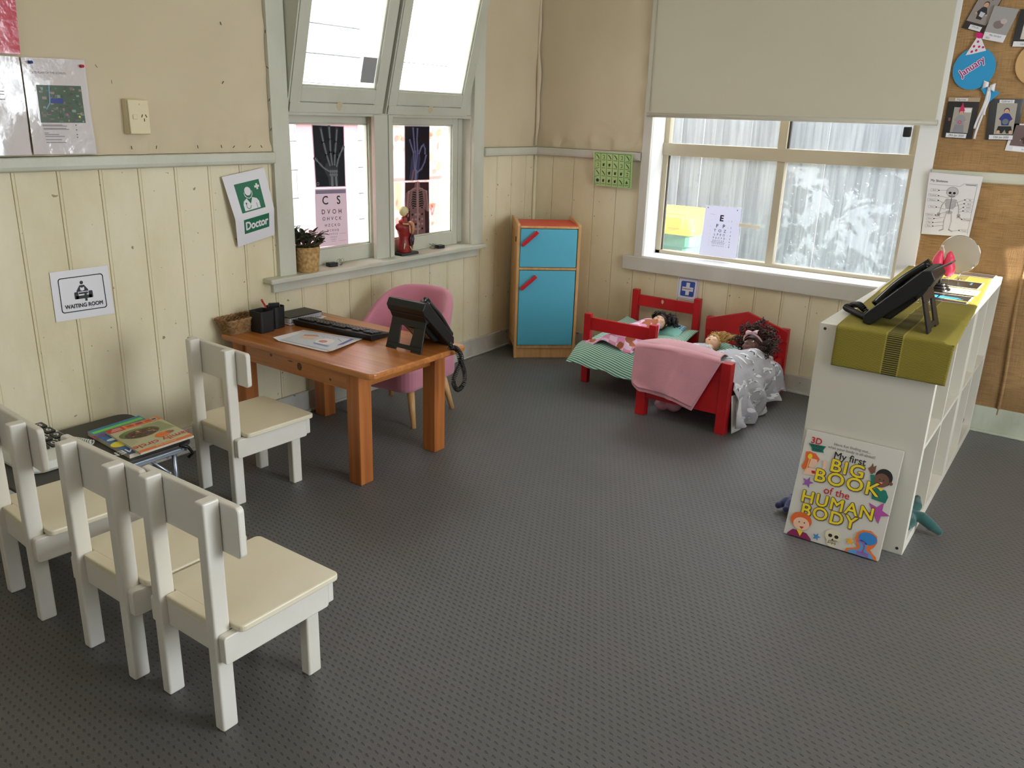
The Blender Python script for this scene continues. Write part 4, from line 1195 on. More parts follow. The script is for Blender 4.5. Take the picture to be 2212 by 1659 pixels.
c3 = coil([(.16, -3.165, .268), (.20, -3.150, .270), (.24, -3.138, .270), (.262, -3.128, .269)], .0075, .009, .0028, TWH, 'telephone_cord')
tag(c3, 'white coiled cord of the big-key telephone beside the magazines', 'phone cord')

# ================================================================== WINDOW SILL 1
SZ = .689
pl = thing('potted_plant', 'dark leafy plant in a rope-wrapped pot at the left end of the window sill', 'plant', (.001, -1.893, SZ))
ROPE = mat('rope_wrap', (214, 178, 118), rough=.8, var2=(172, 130, 76), vscale=70, bump=.4, bscale=120)
b = MB(); prof = [(.0, .0), (.050, .0)]
for k in range(26):
    z = .004 + .112 * k / 25; r = .052 + .010 * k / 25
    prof += [(r + .0022, z), (r - .0006, z + .0022)]
prof += [(.060, .117), (.056, .112), (.054, .095), (0, .095)]
b.lathe(prof, ROPE, seg=36); b.build('pot', pl)
b = MB(); b.lathe([(0, .0955), (.0535, .0955)], mat('potting_soil', (46, 36, 28), rough=.9)); b.build('soil', pl)
LF = mat('dark_leaf', (74, 80, 58), rough=.45, var2=(54, 58, 48), vscale=20); LF2 = mat('brownish_leaf', (96, 82, 62), rough=.5)
rnd = random.Random(11); b = MB(); sb = MB()
def leaf(b, base, d, L, W, m):
    d = Vector(d).normalized(); s = d.cross(Vector((0, 0, 1)));
    s = s.normalized() if s.length > .1 else Vector((1, 0, 0)); up = s.cross(d)
    P = lambda u, v: base + d * (L * v) + s * ((u - .5) * W * math.sin(PI * min(1, v * .96 + .04)) ** .8) + up * (.25 * L * (v - v * v * 1.6)) + up * abs(u - .5) * .25 * W
    b.grid(P, 4, 6, m)
for i in range(36):
    a = rnd.uniform(0, 2 * PI); el = rnd.uniform(.25, 1.35); r0 = rnd.uniform(0, .025)
    h = rnd.uniform(.035, .095); p0 = Vector((r0 * math.cos(a), r0 * math.sin(a), .09)); lean = (.075 - h * .35)
    p1_ = p0 + Vector((lean * math.cos(a), lean * 1.1 * math.sin(a), h))
    if p1_.x < -.052: p1_.x = -.052
    sb.tube([p0, (p0 + p1_) / 2 + Vector((0, 0, .01)), p1_], .0013, LF2, 5)
    for k in range(4):
        aa = a + rnd.uniform(-1.6, 1.6); e2 = el + rnd.uniform(-.5, .3); dd = Vector((math.cos(aa) * math.cos(e2), math.sin(aa) * math.cos(e2), math.sin(e2)))
        q = p0.lerp(p1_, rnd.uniform(.5, 1)); L_ = rnd.uniform(.034, .054)
        if q.x + dd.x * L_ < -.056: dd.x = abs(dd.x) * .2
        leaf(b, q, dd, L_, rnd.uniform(.022, .031), LF2 if rnd.random() < .25 else LF)
b.build('foliage', pl); sb.build('stem', pl)

def light_box(name, label, loc, rz, side):
    t = thing(name, label, 'battery box', loc, rz); b = MB(); b.box(-.024, .024, -.018, .018, 0, .019, BLK); b.build('battery_case', t, bevel=.003)
    WIRE = mat('thin_wire', (96, 92, 74), rough=.35, metal=.7); r = random.Random(len(label)); pts = [(side * .024, 0, .010)]
    for k in range(42):
        a = k * .62; pts.append((side * (.040 + .014 * math.cos(a) + .0006 * k), .012 * math.sin(a * 1.13) + r.uniform(-.003, .003), .016 + .014 * math.sin(a * .71 + 1)))
    b = MB(); b.tube(pts, .0008, WIRE, 5); b.build('wire', t)
    b = MB()
    for k in range(4, 42, 9): b.ball(pts[k], .0022, CLEARFILM, 8, 6)
    b.build('tiny_bulb', t)
light_box('fairy_light_battery', 'little black battery box with a tangle of wire beside the potted plant', (-.012, -1.725, SZ), math.radians(80), 1)
light_box('fairy_light_battery', 'little black battery box with tangled wire at the right end of the sill', (-.020, -.905, SZ), math.radians(85), -1)

# anatomical torso
at = thing('anatomy_torso', 'red anatomical torso model with half skull on a black base on the sill', 'anatomy model', (-.012, -1.205, SZ), 0)
MUS = mat('muscle_red', (160, 44, 38), rough=.35, var2=(120, 26, 26), vscale=28, bump=.15, bscale=40); BONE = mat('bone_cream', (214, 204, 150), rough=.45)
DRK = mat('organ_dark', (74, 14, 20), rough=.3, var=.4, vscale=60); TSKIN = mat('model_skin', (206, 150, 110), rough=.45)
b = MB(); b.prism([(-.040, 0), (.040, 0), (.036, .014), (-.036, .014)], -.062, .070, BLK, 'y'); b.build('base', at, bevel=.002)
b = MB(); RG = [(.012, .030, .036, 0), (.030, .033, .041, 0), (.052, .034, .042, 0), (.078, .029, .035, 0), (.100, .030, .036, .001), (.125, .036, .043, 0), (.148, .038, .047, -.001), (.162, .032, .042, -.001), (.172, .020, .026, 0)]
vs_ = [(rx * math.cos(2 * PI * k / 24), cy + ry * math.sin(2 * PI * k / 24), z) for z, rx, ry, cy in RG for k in range(24)]
b.add(vs_, [(i * 24 + k, i * 24 + (k + 1) % 24, (i + 1) * 24 + (k + 1) % 24, (i + 1) * 24 + k) for i in range(len(RG) - 1) for k in range(24)] + [tuple(range(24))[::-1], tuple(range(24 * (len(RG) - 1), 24 * len(RG)))], MUS, True)
b.ball((0, -.046, .150), (.018, .016, .020), MUS); b.ball((0, .044, .150), (.018, .014, .020), MUS)
b.tube([(0, -.004, .16), (0, .0, .20)], [.021, .014], MUS, 12); b.ball((0, -.018, .176), (.018, .022, .012), MUS)
b.build('torso', at, remesh=.0028, smooth_it=2)
b = MB(); b.ball((0, -.003, .228), (.022, .029, .027), BONE); b.ball((0, .012, .210), (.016, .016, .017), BONE); b.ball((0, .026, .214), (.004, .004, .006), BONE); b.ball((0, .018, .198), (.010, .010, .006), BONE)
hd = b.build('skull', at, remesh=.0022, smooth_it=2)
b = MB(); b.ball((.012, .004, .213), (.010, .009, .014), MUS); b.tube([(.013, -.004, .222), (.013, .010, .196)], .005, MUS, 8); b.build('face_muscle', hd)
b = MB(); b.ball((.014, .013, .216), (.005, .005, .004), DRK); b.build('eye_socket', hd)
b = MB(); b.prism([(.004, .048), (.030, .052), (.036, .085), (.030, .112), (.010, .112), (-.002, .085)], .024, .0415, DRK, 'x'); b.build('abdomen', at, bevel=.004)
b = MB()
r = random.Random(4)
for k in range(14): b.tube([(.0415, .010 + r.uniform(-.004, .010), .060 + r.uniform(0, .012)), (.043, .020 + r.uniform(-.008, .008), .08), (.0415, .012 + r.uniform(-.006, .012), .095 + r.uniform(0, .010))], .0016, mat('organ_blue', (90, 84, 104), rough=.3) if k % 2 else DRK, 5)
b.build('organs', at)
for i, pts in enumerate((((.034, -.040, .036), (.036, -.036, .066)), ((.040, .000, .048), (.042, .012, .030)), ((.034, .034, .062), (.036, .026, .036)), ((.028, -.040, .168), (.040, -.008, .166)), ((.040, -.002, .160), (.041, .000, .120)))):
    b = MB(); b.tube(pts, .003, BONE, 8); b.build('bone_strip', at)
b = MB(); b.ball((.006, .045, .140), (.026, .012, .036), TSKIN); b.ball((.004, .036, .045), (.028, .012, .030), TSKIN); b.build('skin_half', at)

# ================================================================== SHELF TOP
STZ = .770
RUN, n, P = newmat('olive_ribbed_runner')
tcn = N(n, 'ShaderNodeTexCoord'); sp = N(n, 'ShaderNodeSeparateXYZ'); n.links.new(tcn.outputs['Object'], sp.inputs[0])
s_ = math_(n, 'ADD', sp.outputs[1], sp.outputs[2])
rib = math_(n, 'SINE', math_(n, 'MULTIPLY', s_, 2 * PI / .0035))
nz = N(n, 'ShaderNodeTexNoise', i_Scale=40.0); n.links.new(tcn.outputs['Object'], nz.inputs['Vector'])
base = mixc(n, ramp(n, rib, -.9, .9), rgb(118, 106, 28), rgb(166, 152, 56))
dx = math_(n, 'ABSOLUTE', math_(n, 'SUBTRACT', sp.outputs[0], 2.5415))
inb = math_(n, 'LESS_THAN', dx, .0235)
st_ = math_(n, 'GREATER_THAN', math_(n, 'SINE', math_(n, 'MULTIPLY', s_, 2 * PI / .0075)), -.15)
c = mixc(n, math_(n, 'MULTIPLY', inb, st_), base, rgb(58, 52, 26))
edge = math_(n, 'MULTIPLY', math_(n, 'GREATER_THAN', dx, .0235), math_(n, 'LESS_THAN', dx, .0285))
dots = math_(n, 'GREATER_THAN', math_(n, 'MULTIPLY', math_(n, 'SINE', math_(n, 'MULTIPLY', s_, 2 * PI / .005)), math_(n, 'SINE', math_(n, 'MULTIPLY', sp.outputs[0], 2 * PI / .005))), .1)
c = mixc(n, math_(n, 'MULTIPLY', edge, dots), c, rgb(196, 178, 84))
n.links.new(c, P.inputs['Base Color']); P.inputs['Roughness'].default_value = .85
bp = N(n, 'ShaderNodeBump', i_Strength=.5, i_Distance=.002); n.links.new(rib, bp.inputs['Height']); n.links.new(bp.outputs[0], P.inputs['Normal'])
def runner(u, v):
    top = 1.53
    s = v * (top + .145); yy = -.05 - min(s, 1.535) * 1.0137; xl = 2.354 - .048 * (yy + 1.606); xr = 2.728 - .050 * (yy + 1.606)
    x = xl + (xr - xl) * u
    ylen = 1.535
    r = .012
    if s < ylen:
        y = -.05 - s * (1.556 / ylen); z = STZ + .0025
        z += .0015 * math.sin(5 * x + 9 * y) ** 2
        for c_, a_ in ((-1.29, .010), (-1.18, .007), (-.86, .004)):
            z += a_ * math.exp(-((y - c_ - .12 * (2.7 - x)) / .018) ** 2) * min(1, max(0, (x - 2.45) / .15))
        if y < -1.585: y = max(y, -1.606)
    else:
        y = -1.606; z = STZ + .0025 - (s - ylen)
    if s >= ylen - .02 and s < ylen + .012:
        pass
    over = x - 2.6865
    if over > 0:
        f = 1 if s < ylen else 0
        droop = over * (.55 + .15 * math.sin(6 * y)) if f else 0
        z -= droop * 1.0; x -= over * .22
    if s >= ylen:
        y -= .004 + .008 * (s - ylen) / .14 * (.4 + .6 * u) + .0015 * math.sin(14 * x)
        x -= .03 * (s - ylen) * u
    return (x, y, z)
b = MB(); b.grid(runner, 44, 260, RUN, thick=-.0018)
o = b.build('table_runner'); tag(o, 'olive green ribbed table runner laid along the white shelves and hanging over the end', 'table runner')

# round mirror on wire stand
mr = thing('round_mirror', 'round table mirror on a thin wire stand at the far end of the shelf', 'mirror', (2.520, -.285, STZ + .004), math.radians(-8))
CHR = mat('chrome', (200, 200, 200), rough=.12, metal=1.0); MIRB = mat('mirror_back_grey', (176, 168, 156), rough=.35)
T = Matrix.Translation((0, 0, .112)) @ Matrix.Rotation(math.radians(-78), 4, 'X')
b = MB(); b.lathe([(0, -.003), (.080, -.003), (.084, -.002), (.086, .0), (.084, .003), (.080, .003)], MIRB, seg=48, T=T); b.build('mirror_plate', mr)
b = MB(); b.lathe([(.0845 + .0025 * math.cos(a), .0025 * math.sin(a)) for a in [q * PI / 4 for q in range(8)]], CHR, seg=48, T=T, closed=True); b.build('mirror_rim', mr)
b = MB(); b.lathe([(0, .0034), (.079, .0034)], mat('mirror_silver', (235, 235, 235), rough=.02, metal=1.0), seg=48, T=T); b.build('mirror_glass', mr)
for s in (-1, 1):
    b = MB(); b.tube([(s * .070, .006, .070), (s * .060, -.010, .050), (s * .020, -.004, .030), (s * .018, -.020, .010), (s * .022, -.034, .002), (s * .030, -.020, .002), (s * .024, .020, .002)], .0018, CHR, 8); b.build('wire_leg', mr)

# pink organ model
lg = thing('organ_model', 'bright pink lobed organ model on a black stepped base behind the telephone', 'anatomy model', (2.512, -.660, STZ + .004), math.radians(10))
LUNG = mat('organ_pink', (226, 62, 92), rough=.4, bump=.15, bscale=45)
b = MB()
for r0, z0, z1 in ((.046, 0, .012), (.038, .012, .022), (.030, .022, .034)): b.lathe([(0, z0), (r0, z0), (r0, z1 - .002), (r0 - .002, z1), (0, z1)], BLKG, seg=30)
b.build('base', lg)
b = MB(); b.tube([(0, 0, .03), (0, .002, .075)], .006, BLK, 10); b.build('stem', lg)
for s in (-1, 1):
    b = MB(); cx = s * .021
    b.ball((cx, 0, .112), (.022, .026, .046), LUNG); b.ball((cx + s * .004, 0, .092), (.024, .027, .032), LUNG); b.ball((cx - s * .003, 0, .145), (.014, .018, .022), LUNG)
    b.build('lobe', lg, remesh=.003, smooth_it=2)
b = MB(); b.tube([(-.004, 0, .13), (-.006, 0, .165), (-.014, 0, .182)], .0042, mat('tube_pale', (216, 190, 180), rough=.4), 8); b.ball((-.015, 0, .184), .006, mat('tube_pale', (216, 190, 180)), 8, 6); b.build('windpipe', lg)

def flat(name, label, x0, x1, y0, y1, z, fn, base, rz=0, cat='sheet'):
    cx, cy = (x0 + x1) / 2, (y0 + y1) / 2; c_, s_ = math.cos(rz), math.sin(rz)
    R_ = lambda x, y: (cx + (x - cx) * c_ - (y - cy) * s_, cy + (x - cx) * s_ + (y - cy) * c_, z)
    s = Sheet(R_(x1, y1), R_(x1, y0), R_(x0, y0), R_(x0, y1), base)   # top of the print towards the right edge of the shelf
    fn(s); return s.build(name, label, cat)
FILM = mat('xray_film', (30, 32, 36), rough=.22); FILMW = M_(178, 184, 190, .3); BLUEREFL = M_(66, 168, 214, .3)  # the blue streaks paint a reflection onto the film
flat('xray_sheet', 'dark x-ray sheet with a painted blue reflection lying nearest the telephone on the shelf', 2.46, 2.655, -.905, -.725, STZ + .006,
     lambda s: [s.rect(.03, .03, .97, .97, FILM, 1)] + [s.line([(.75 - .07 * i, .15 + .05 * (i % 3)), (.62 - .05 * i, .60), (.66 - .06 * i, .95)], .035, BLUEREFL, 2) for i in range(6)], WHITE)
def cs(s):
    s.rect(.0, .0, 1, .10, M_(150, 146, 160), 1).text('C', .34, .24, .17, BLACKINK, 2, .01).text('S', .66, .24, .17, BLACKINK, 2, .01).text('D V O H', .5, .45, .11, BLACKINK).text('O H V C K', .5, .60, .08, BLACKINK).text('H Z C K O', .5, .72, .06, BLACKINK)
flat('eye_chart', 'white letter chart lying flat on the green runner of the shelf', 2.47, 2.66, -.700, -.560, STZ + .0075, cs, WHITE, cat='chart')
flat('xray_sheet', 'dark x-ray sheet under the wire feet of the round mirror', 2.45, 2.645, -.520, -.335, STZ + .006,
     lambda s: [s.rect(.03, .03, .97, .97, FILM, 1), s.rect(.2, .2, .5, .24, M_(60, 120, 140), 2)], WHITE)
flat('xray_sheet', 'dark x-ray sheet at the very back of the shelf beside the wall', 2.47, 2.665, -.170, -.060, STZ + .006,
     lambda s: [s.rect(.03, .03, .97, .97, mat('xray_film_grey', (70, 66, 62), rough=.25), 1)], WHITE)
gl = thing('wire_glasses', 'thin folded wire spectacles on the green runner beside the telephone stand', 'glasses', (2.50, -.985, STZ + .006), math.radians(-20))
b = MB()
for s in (-1, 1): b.tube([(s * .022 + .018 * math.cos(a), .013 * math.sin(a), .010 + .008 * math.cos(a * .5)) for a in [q * PI / 8 for q in range(16)]], .0009, CHR, 6, closed=True)
b.tube([(-.004, 0, .014), (.004, 0, .014)], .0009, CHR, 6); b.build('frame', gl)
for s in (-1, 1):
    b = MB(); b.tube([(s * .040, 0, .012), (s * .030 + .03, -.035, .004), (s * .01 + .07, -.050, .002)], .0009, CHR, 6); b.build('temple', gl)

# ================================================================== AROUND THE SHELF
bo = thing('book', 'large white board book about the human body leaning on the end of the shelf', 'book', (0, 0, 0))
BKW = mat('book_cover', (214, 210, 200), rough=.3)
y_b, y_t = -1.704, -1.622
S = Sheet((2.312, y_t, .384), (2.634, y_t, .384), (2.630, y_b, .004), (2.304, y_b, .004), BKW, thick=.003, nu=4, nv=4, step=.00035)
YEL = M_(240, 212, 40); PUR = M_(152, 92, 170); PUR2 = M_(176, 78, 160); ORG = M_(226, 104, 44); RDT = M_(196, 32, 40); TEAL = M_(22, 120, 104); SK1 = M_(240, 196, 166); SK2 = M_(116, 78, 60); DKT = M_(30, 24, 24)
def outl(t, u, v, sz, rot, sx=1.0):
    S.text(t, u + .006, v + .006, sz, M_(140, 132, 120), 4, .050, rot, sx, 1.12).text(t, u, v, sz, DKT, 6, .048, rot, sx, 1.12).text(t, u, v, sz, YEL, 9, .020, rot, sx, 1.12)
R0 = math.radians(0)
S.text('3D', .125, .085, .080, RDT, 5, .025)
S.poly([(.045, .118), (.235, .112), (.215, .150), (.225, .175), (.10, .182), (.085, .150)], TEAL, 4).text('GLASSES', .145, .130, .030, DKT, 5, .004).text('INSIDE', .155, .160, .028, DKT, 5, .004)
S.text('Have fun finding out...', .50, .072, .036, M_(96, 92, 96), 5).text('what your body is all about!', .50, .108, .036, M_(96, 92, 96), 5)
S.text('My first', .50, .172, .090, DKT, 5, .012)
outl('BIG', .50, .268, .160, 0, 1.12); outl('BOOK', .52, .390, .165, 0, 1.12)
S.text('of the', .45, .505, .095, RDT, 5, .010)
outl('HUMAN', .48, .612, .155, 0, 1.05); outl('BODY', .42, .735, .160, 0, 1.05)
# girl with headset, top left
S.poly([(.04, .20), (.08, .19), (.15, .20), (.20, .24), (.19, .27), (.13, .27), (.11, .34), (.05, .37), (.03, .34), (.05, .28)], ORG, 5).poly([(.11, .25), (.175, .25), (.185, .29), (.15, .33), (.10, .33)], SK1, 6)
S.poly([(.08, .34), (.17, .34), (.25, .31), (.245, .25), (.275, .245), (.285, .29), (.26, .36), (.19, .40), (.06, .41)], SK1, 5).disc(.095, .235, .020, YEL, 7, .026).disc(.26, .258, .017, SK1, 6).line([(.095, .26), (.085, .38)], .008, M_(236, 190, 120), 7).poly([(.14, .36), (.18, .355), (.19, .38), (.155, .385)], RDT, 7)
S.star(.13, .475, .055, PUR, 5, .2)
# boy waving, top right
S.poly([(.70, .215), (.725, .19), (.735, .155), (.75, .19), (.775, .17), (.775, .235), (.745, .26)], SK2, 5)
S.poly([(.735, .265), (.775, .255), (.81, .33), (.86, .36), (.92, .37), (.955, .42), (.94, .48), (.80, .47), (.79, .42)], TEAL, 5).disc(.87, .262, .072, DKT, 5, .078).disc(.855, .29, .062, SK2, 6, .062).disc(.95, .30, .016, SK2, 6)
S.poly([(.82, .355), (.90, .36), (.87, .385)], YEL, 7).poly([(.83, .31), (.88, .31), (.855, .333)], RDT, 8).poly([(.84, .308), (.875, .308), (.857, .318)], WHITE, 9).disc(.835, .285, .005, DKT, 8).disc(.875, .285, .005, DKT, 8)
S.star(.885, .575, .105, PUR2, 5, .35)
# boy bottom left
S.disc(.155, .835, .095, ORG, 10, .075).disc(.165, .868, .072, SK1, 11, .060).poly([(.04, .985), (.09, .935), (.24, .94), (.30, .985), (.30, .997), (.04, .997)], M_(140, 30, 86), 10).poly([(.13, .93), (.20, .93), (.18, .985)], YEL, 11).poly([(.15, .895), (.20, .888), (.18, .915)], RDT, 12)
S.disc(.14, .855, .006, DKT, 12).disc(.195, .852, .006, DKT, 12)
S.star(.35, .945, .038, M_(66, 140, 206), 10, .2).star(.69, .895, .042, M_(238, 172, 40), 10, -.1)
# skull
SKU = M_(222, 214, 184); S.disc(.515, .895, .070, SKU, 10, .062).poly([(.46, .93), (.575, .925), (.565, .985), (.535, .997), (.495, .997), (.465, .975)], SKU, 10).disc(.485, .895, .018, DKT, 11, .016).disc(.55, .895, .018, DKT, 11, .016).poly([(.517, .915), (.53, .935), (.505, .935)], DKT, 11)
S.line([(.475, .962), (.56, .960)], .004, DKT, 12).line([(.48, .952), (.48, .972)], .003, DKT, 12).line([(.52, .952), (.52, .972)], .003, DKT, 12).line([(.55, .952), (.55, .972)], .003, DKT, 12)
# profile with brain
ORG2 = M_(236, 118, 40); BL2 = M_(52, 132, 204)
S.poly([(.745, .80), (.79, .762), (.87, .752), (.94, .785), (.955, .84), (.93, .895), (.90, .92), (.93, .945), (.975, .97), (.985, .997), (.66, .997), (.67, .965), (.75, .94), (.78, .92), (.755, .905), (.745, .87), (.73, .85)], ORG2, 10)
S.disc(.855, .828, .078, BL2, 11, .056).poly([(.80, .85), (.87, .88), (.86, .93), (.93, .965), (.955, .997), (.69, .997), (.70, .97), (.79, .945), (.80, .91), (.765, .87)], M_(96, 156, 214), 11)
S.line([(.765, .868), (.83, .872), (.84, .90), (.835, .965)], .012, PUR, 13)
for i in range(3): S.line([(.78 - .0 * i, .965 + .012 * i), (.835, .955 + .012 * i), (.895, .968 + .012 * i)], .006, PUR2, 13)
S.build('front_cover', None, None, parent=bo)
b = MB()
nrm = Vector((0, -(.384 - .004), y_t - y_b)).normalized()
for (d0, d1, mm, nm) in ((.0032, .0150, WHITE, 'page_block'), (.0152, .0175, BKW, 'back_cover')):
    b = MB(); e = .004 if nm == 'page_block' else 0.0
    cs_ = [Vector((2.312 + e, y_t, .384 - e)), Vector((2.634 - e, y_t, .384 - e)), Vector((2.630 - e, y_b, .004 + e)), Vector((2.304 + e, y_b, .004 + e))]
    d = Vector((0, (.384 - .004), -(y_t - y_b))).normalized() * 1.0
    b.add([c_ + d * d0 for c_ in cs_] + [c_ + d * d1 for c_ in cs_], [(0, 1, 2, 3), (7, 6, 5, 4), (0, 4, 5, 1), (1, 5, 6, 2), (2, 6, 7, 3), (3, 7, 4, 0)], mm); b.build(nm, bo)

FELT_N = mat('navy_felt', (34, 38, 88), rough=.85, sheen=.4); FELT_T = mat('teal_felt', (20, 74, 70), rough=.85, sheen=.4)
def limb_toy(name, label, cat, pts_list, m, rad):
    b = MB()
    for pts in pts_list:
        n_ = len(pts); b.tube(pts, [rad * f for f in ([1.0, 1.05, .95, .6] if n_ == 4 else [1.0, .95, .5])], m, 12)
        b.ball(pts[-1], rad * .62, m, 10, 8)
    b.ball(pts_list[0][0], rad * 1.25, m, 12, 8)
    return tag(b.build(name, remesh=.004, smooth_it=3), label, cat)
limb_toy('soft_toy', 'navy felt soft toy poking out on the left behind the leaning book', 'soft toy', [[(2.262, -1.455, .028), (2.245, -1.50, .030), (2.225, -1.535, .024)], [(2.262, -1.455, .028), (2.268, -1.52, .034), (2.262, -1.56, .028)]], FELT_N, .022)
limb_toy('soft_toy', 'teal felt star-shaped soft toy spilling out of the lower shelf onto the carpet', 'soft toy', [[(2.658, -1.395, .068), (2.70, -1.385, .066), (2.738, -1.378, .040), (2.765, -1.372, .022)], [(2.658, -1.395, .068), (2.672, -1.34, .088), (2.664, -1.30, .100)], [(2.658, -1.395, .068), (2.676, -1.455, .066), (2.672, -1.50, .062)]], FELT_T, .021)
# wicker basket in the rear shelf unit
wb = thing('wicker_basket', 'small brown wicker basket in the lower rear shelf opening', 'basket', (2.600, -.285, .0385))
WK = mat('dark_wicker', (134, 92, 56), rough=.7, var=.4, vscale=80)
b = MB()
for k in range(10): b.tube([((.060 + .0012 * k) * math.cos(a), (.070 + .0012 * k) * math.sin(a), .004 + .009 * k + .002 * math.sin(a * 12 + k * PI)) for a in [q * PI / 18 for q in range(36)]], .0042, WK, 6, closed=True)
b.build('basket_weave', wb); b = MB(); b.lathe([(0, .002), (.06, .002)], WK); b.build('basket_base', wb)
for nm, lb, col, lc, r_ in (('soft_cloth', 'white and pink crumpled cloth in the wicker basket', (224, 196, 200), (2.600, -.300, .150), .044), ('red_cloth', 'red crumpled cloth in the wicker basket', (208, 40, 54), (2.618, -.262, .132), .034)):
    b = MB(); rd = random.Random(3)
    for k in range(7): b.ball((lc[0] + rd.uniform(-.6, .6) * r_, lc[1] + rd.uniform(-.7, .7) * r_, lc[2] + rd.uniform(-.3, .4) * r_), (r_ * .6, r_ * .6, r_ * .45), mat(nm + '_mat', col, rough=.8), 12, 8)
    tag(b.build(nm, remesh=.004, smooth_it=2), lb, 'cloth')
# ================================================================== BEDDING AND DOLLS
def striped(name, c1, c2, freq, ax=(1, 0, 0), wob=.15, duty=0.0):
    m, n, P = newmat(name)
    tc = N(n, 'ShaderNodeTexCoord'); sp = N(n, 'ShaderNodeSeparateXYZ'); n.links.new(tc.outputs['Object'], sp.inputs[0])
    nz = N(n, 'ShaderNodeTexNoise', i_Scale=6.0); n.links.new(tc.outputs['Object'], nz.inputs['Vector'])
    s = math_(n, 'ADD', math_(n, 'MULTIPLY', sp.outputs[0], ax[0]), math_(n, 'ADD', math_(n, 'MULTIPLY', sp.outputs[1], ax[1]), math_(n, 'MULTIPLY', sp.outputs[2], ax[2])))
    s = math_(n, 'ADD', s, math_(n, 'MULTIPLY', nz.outputs['Fac'], wob * .1))
    w_ = math_(n, 'SINE', math_(n, 'MULTIPLY', s, 2 * PI * freq))
    n.links.new(mixc(n, ramp(n, w_, duty - .15, duty + .15), rgb(*c1), rgb(*c2)), P.inputs['Base Color'])
    P.inputs['Roughness'].default_value = .8
    return m
STR = striped('green_striped_cotton', (206, 226, 214), (38, 146, 112), 62, (.25, 1.0, .9), duty=.1)
AQUA = striped('aqua_pillow_cotton', (150, 214, 208), (172, 224, 216), 40, (1, .3, 0))

# mattress of the left bed: a floppy striped cushion
mt = MB()
def cushion(u, v, top):
    x = -.238 + .470 * u; y = -.415 + .690 * v
    eu = min(u, 1 - u) * 2; ev = min(v, 1 - v) * 2
    e = (1 - (1 - min(1, eu * 3.2)) ** 2) ** .5 * (1 - (1 - min(1, ev * 4.5)) ** 2) ** .5
    base = .208 + .012 * math.sin(6 * x + 2) + .055 * max(0, (v - .45) / .55) * abs(2 * u - 1) ** 2.5 + .022 * max(0, v - .55)
    if v < .22: base -= .085 * ((.22 - v) / .22) ** 1.6 * (.75 + .5 * u)
    w_ = .006 * math.sin(38 * x + 3 * math.sin(9 * y)) * math.exp(-(v / .22) ** 2) + .004 * math.sin(30 * y + 8 * x)
    h = .030 * e + w_
    return (x, y, base + h if top else base - .028 * e + w_ * .5)
mt.grid(lambda u, v: cushion(u, v, True), 56, 64, STR); mt.grid(lambda u, v: cushion(u, v, False), 56, 64, STR)
o = mt.build('mattress'); o.location = (1.010, -.355, 0); tag(o, 'green and white striped cushion mattress spilling over the foot of the left doll bed', 'mattress')
pw = MB()
def pillow(u, v, s, hx=.115, hy=.062):
    x = -hx + 2 * hx * u; y = -hy + 2 * hy * v; eu = min(u, 1 - u) * 2; ev = min(v, 1 - v) * 2
    e = (1 - (1 - min(1, eu * 1.6)) ** 2) ** .6 * (1 - (1 - min(1, ev * 1.6)) ** 2) ** .6
    return (x * (1 + .04 * (1 - e)), y, s * .026 * e - .012 * math.exp(-(x / .05) ** 2) * (s > 0) + .002 * math.sin(40 * x) * e)
CHK, n, P = newmat('blue_check_cotton')
tcn = N(n, 'ShaderNodeTexCoord'); sp = N(n, 'ShaderNodeSeparateXYZ'); n.links.new(tcn.outputs['Object'], sp.inputs[0])
a = math_(n, 'GREATER_THAN', math_(n, 'SINE', math_(n, 'MULTIPLY', sp.outputs[0], 2 * PI / .014)), 0.0)
b_ = math_(n, 'GREATER_THAN', math_(n, 'SINE', math_(n, 'MULTIPLY', sp.outputs[1], 2 * PI / .014)), 0.0)
band = math_(n, 'GREATER_THAN', sp.outputs[1], .010)
c = mixc(n, math_(n, 'MULTIPLY', math_(n, 'ADD', a, b_), .5), rgb(190, 220, 232), rgb(74, 146, 196))
c = mixc(n, band, rgb(150, 214, 206), c); n.links.new(c, P.inputs['Base Color']); P.inputs['Roughness'].default_value = .8
pw.grid(lambda u, v: pillow(u, v, 1), 24, 16, CHK); pw.grid(lambda u, v: pillow(u, v, -1), 24, 16, CHK)
o = pw.build('pillow'); o.location = (1.065, -.185, .268); o.rotation_euler = (math.radians(24), 0, math.radians(-4)); tag(o, 'aqua pillow with a blue check band under the black-haired doll', 'pillow')

# mattress of the right bed
b = MB(); b.prism(rrect(-.188, .188, -.372, .375, .03), .174, .210, mat('white_sheet', (216, 214, 210), rough=.8), 'z')
o = b.build('mattress', bevel=.012, seg=3); o.location = (1.5175, -.48, 0); tag(o, 'white mattress of the right doll bed under the grey duvet', 'mattress')
pw = MB(); pw.grid(lambda u, v: pillow(u, v, 1, .180, .075), 24, 16, STR); pw.grid(lambda u, v: pillow(u, v, -1, .180, .075), 24, 16, STR)
o = pw.build('pillow'); o.location = (1.520, -.250, .232); o.rotation_euler = (math.radians(10), 0, 0); tag(o, 'green striped pillow at the head of the right doll bed', 'pillow')

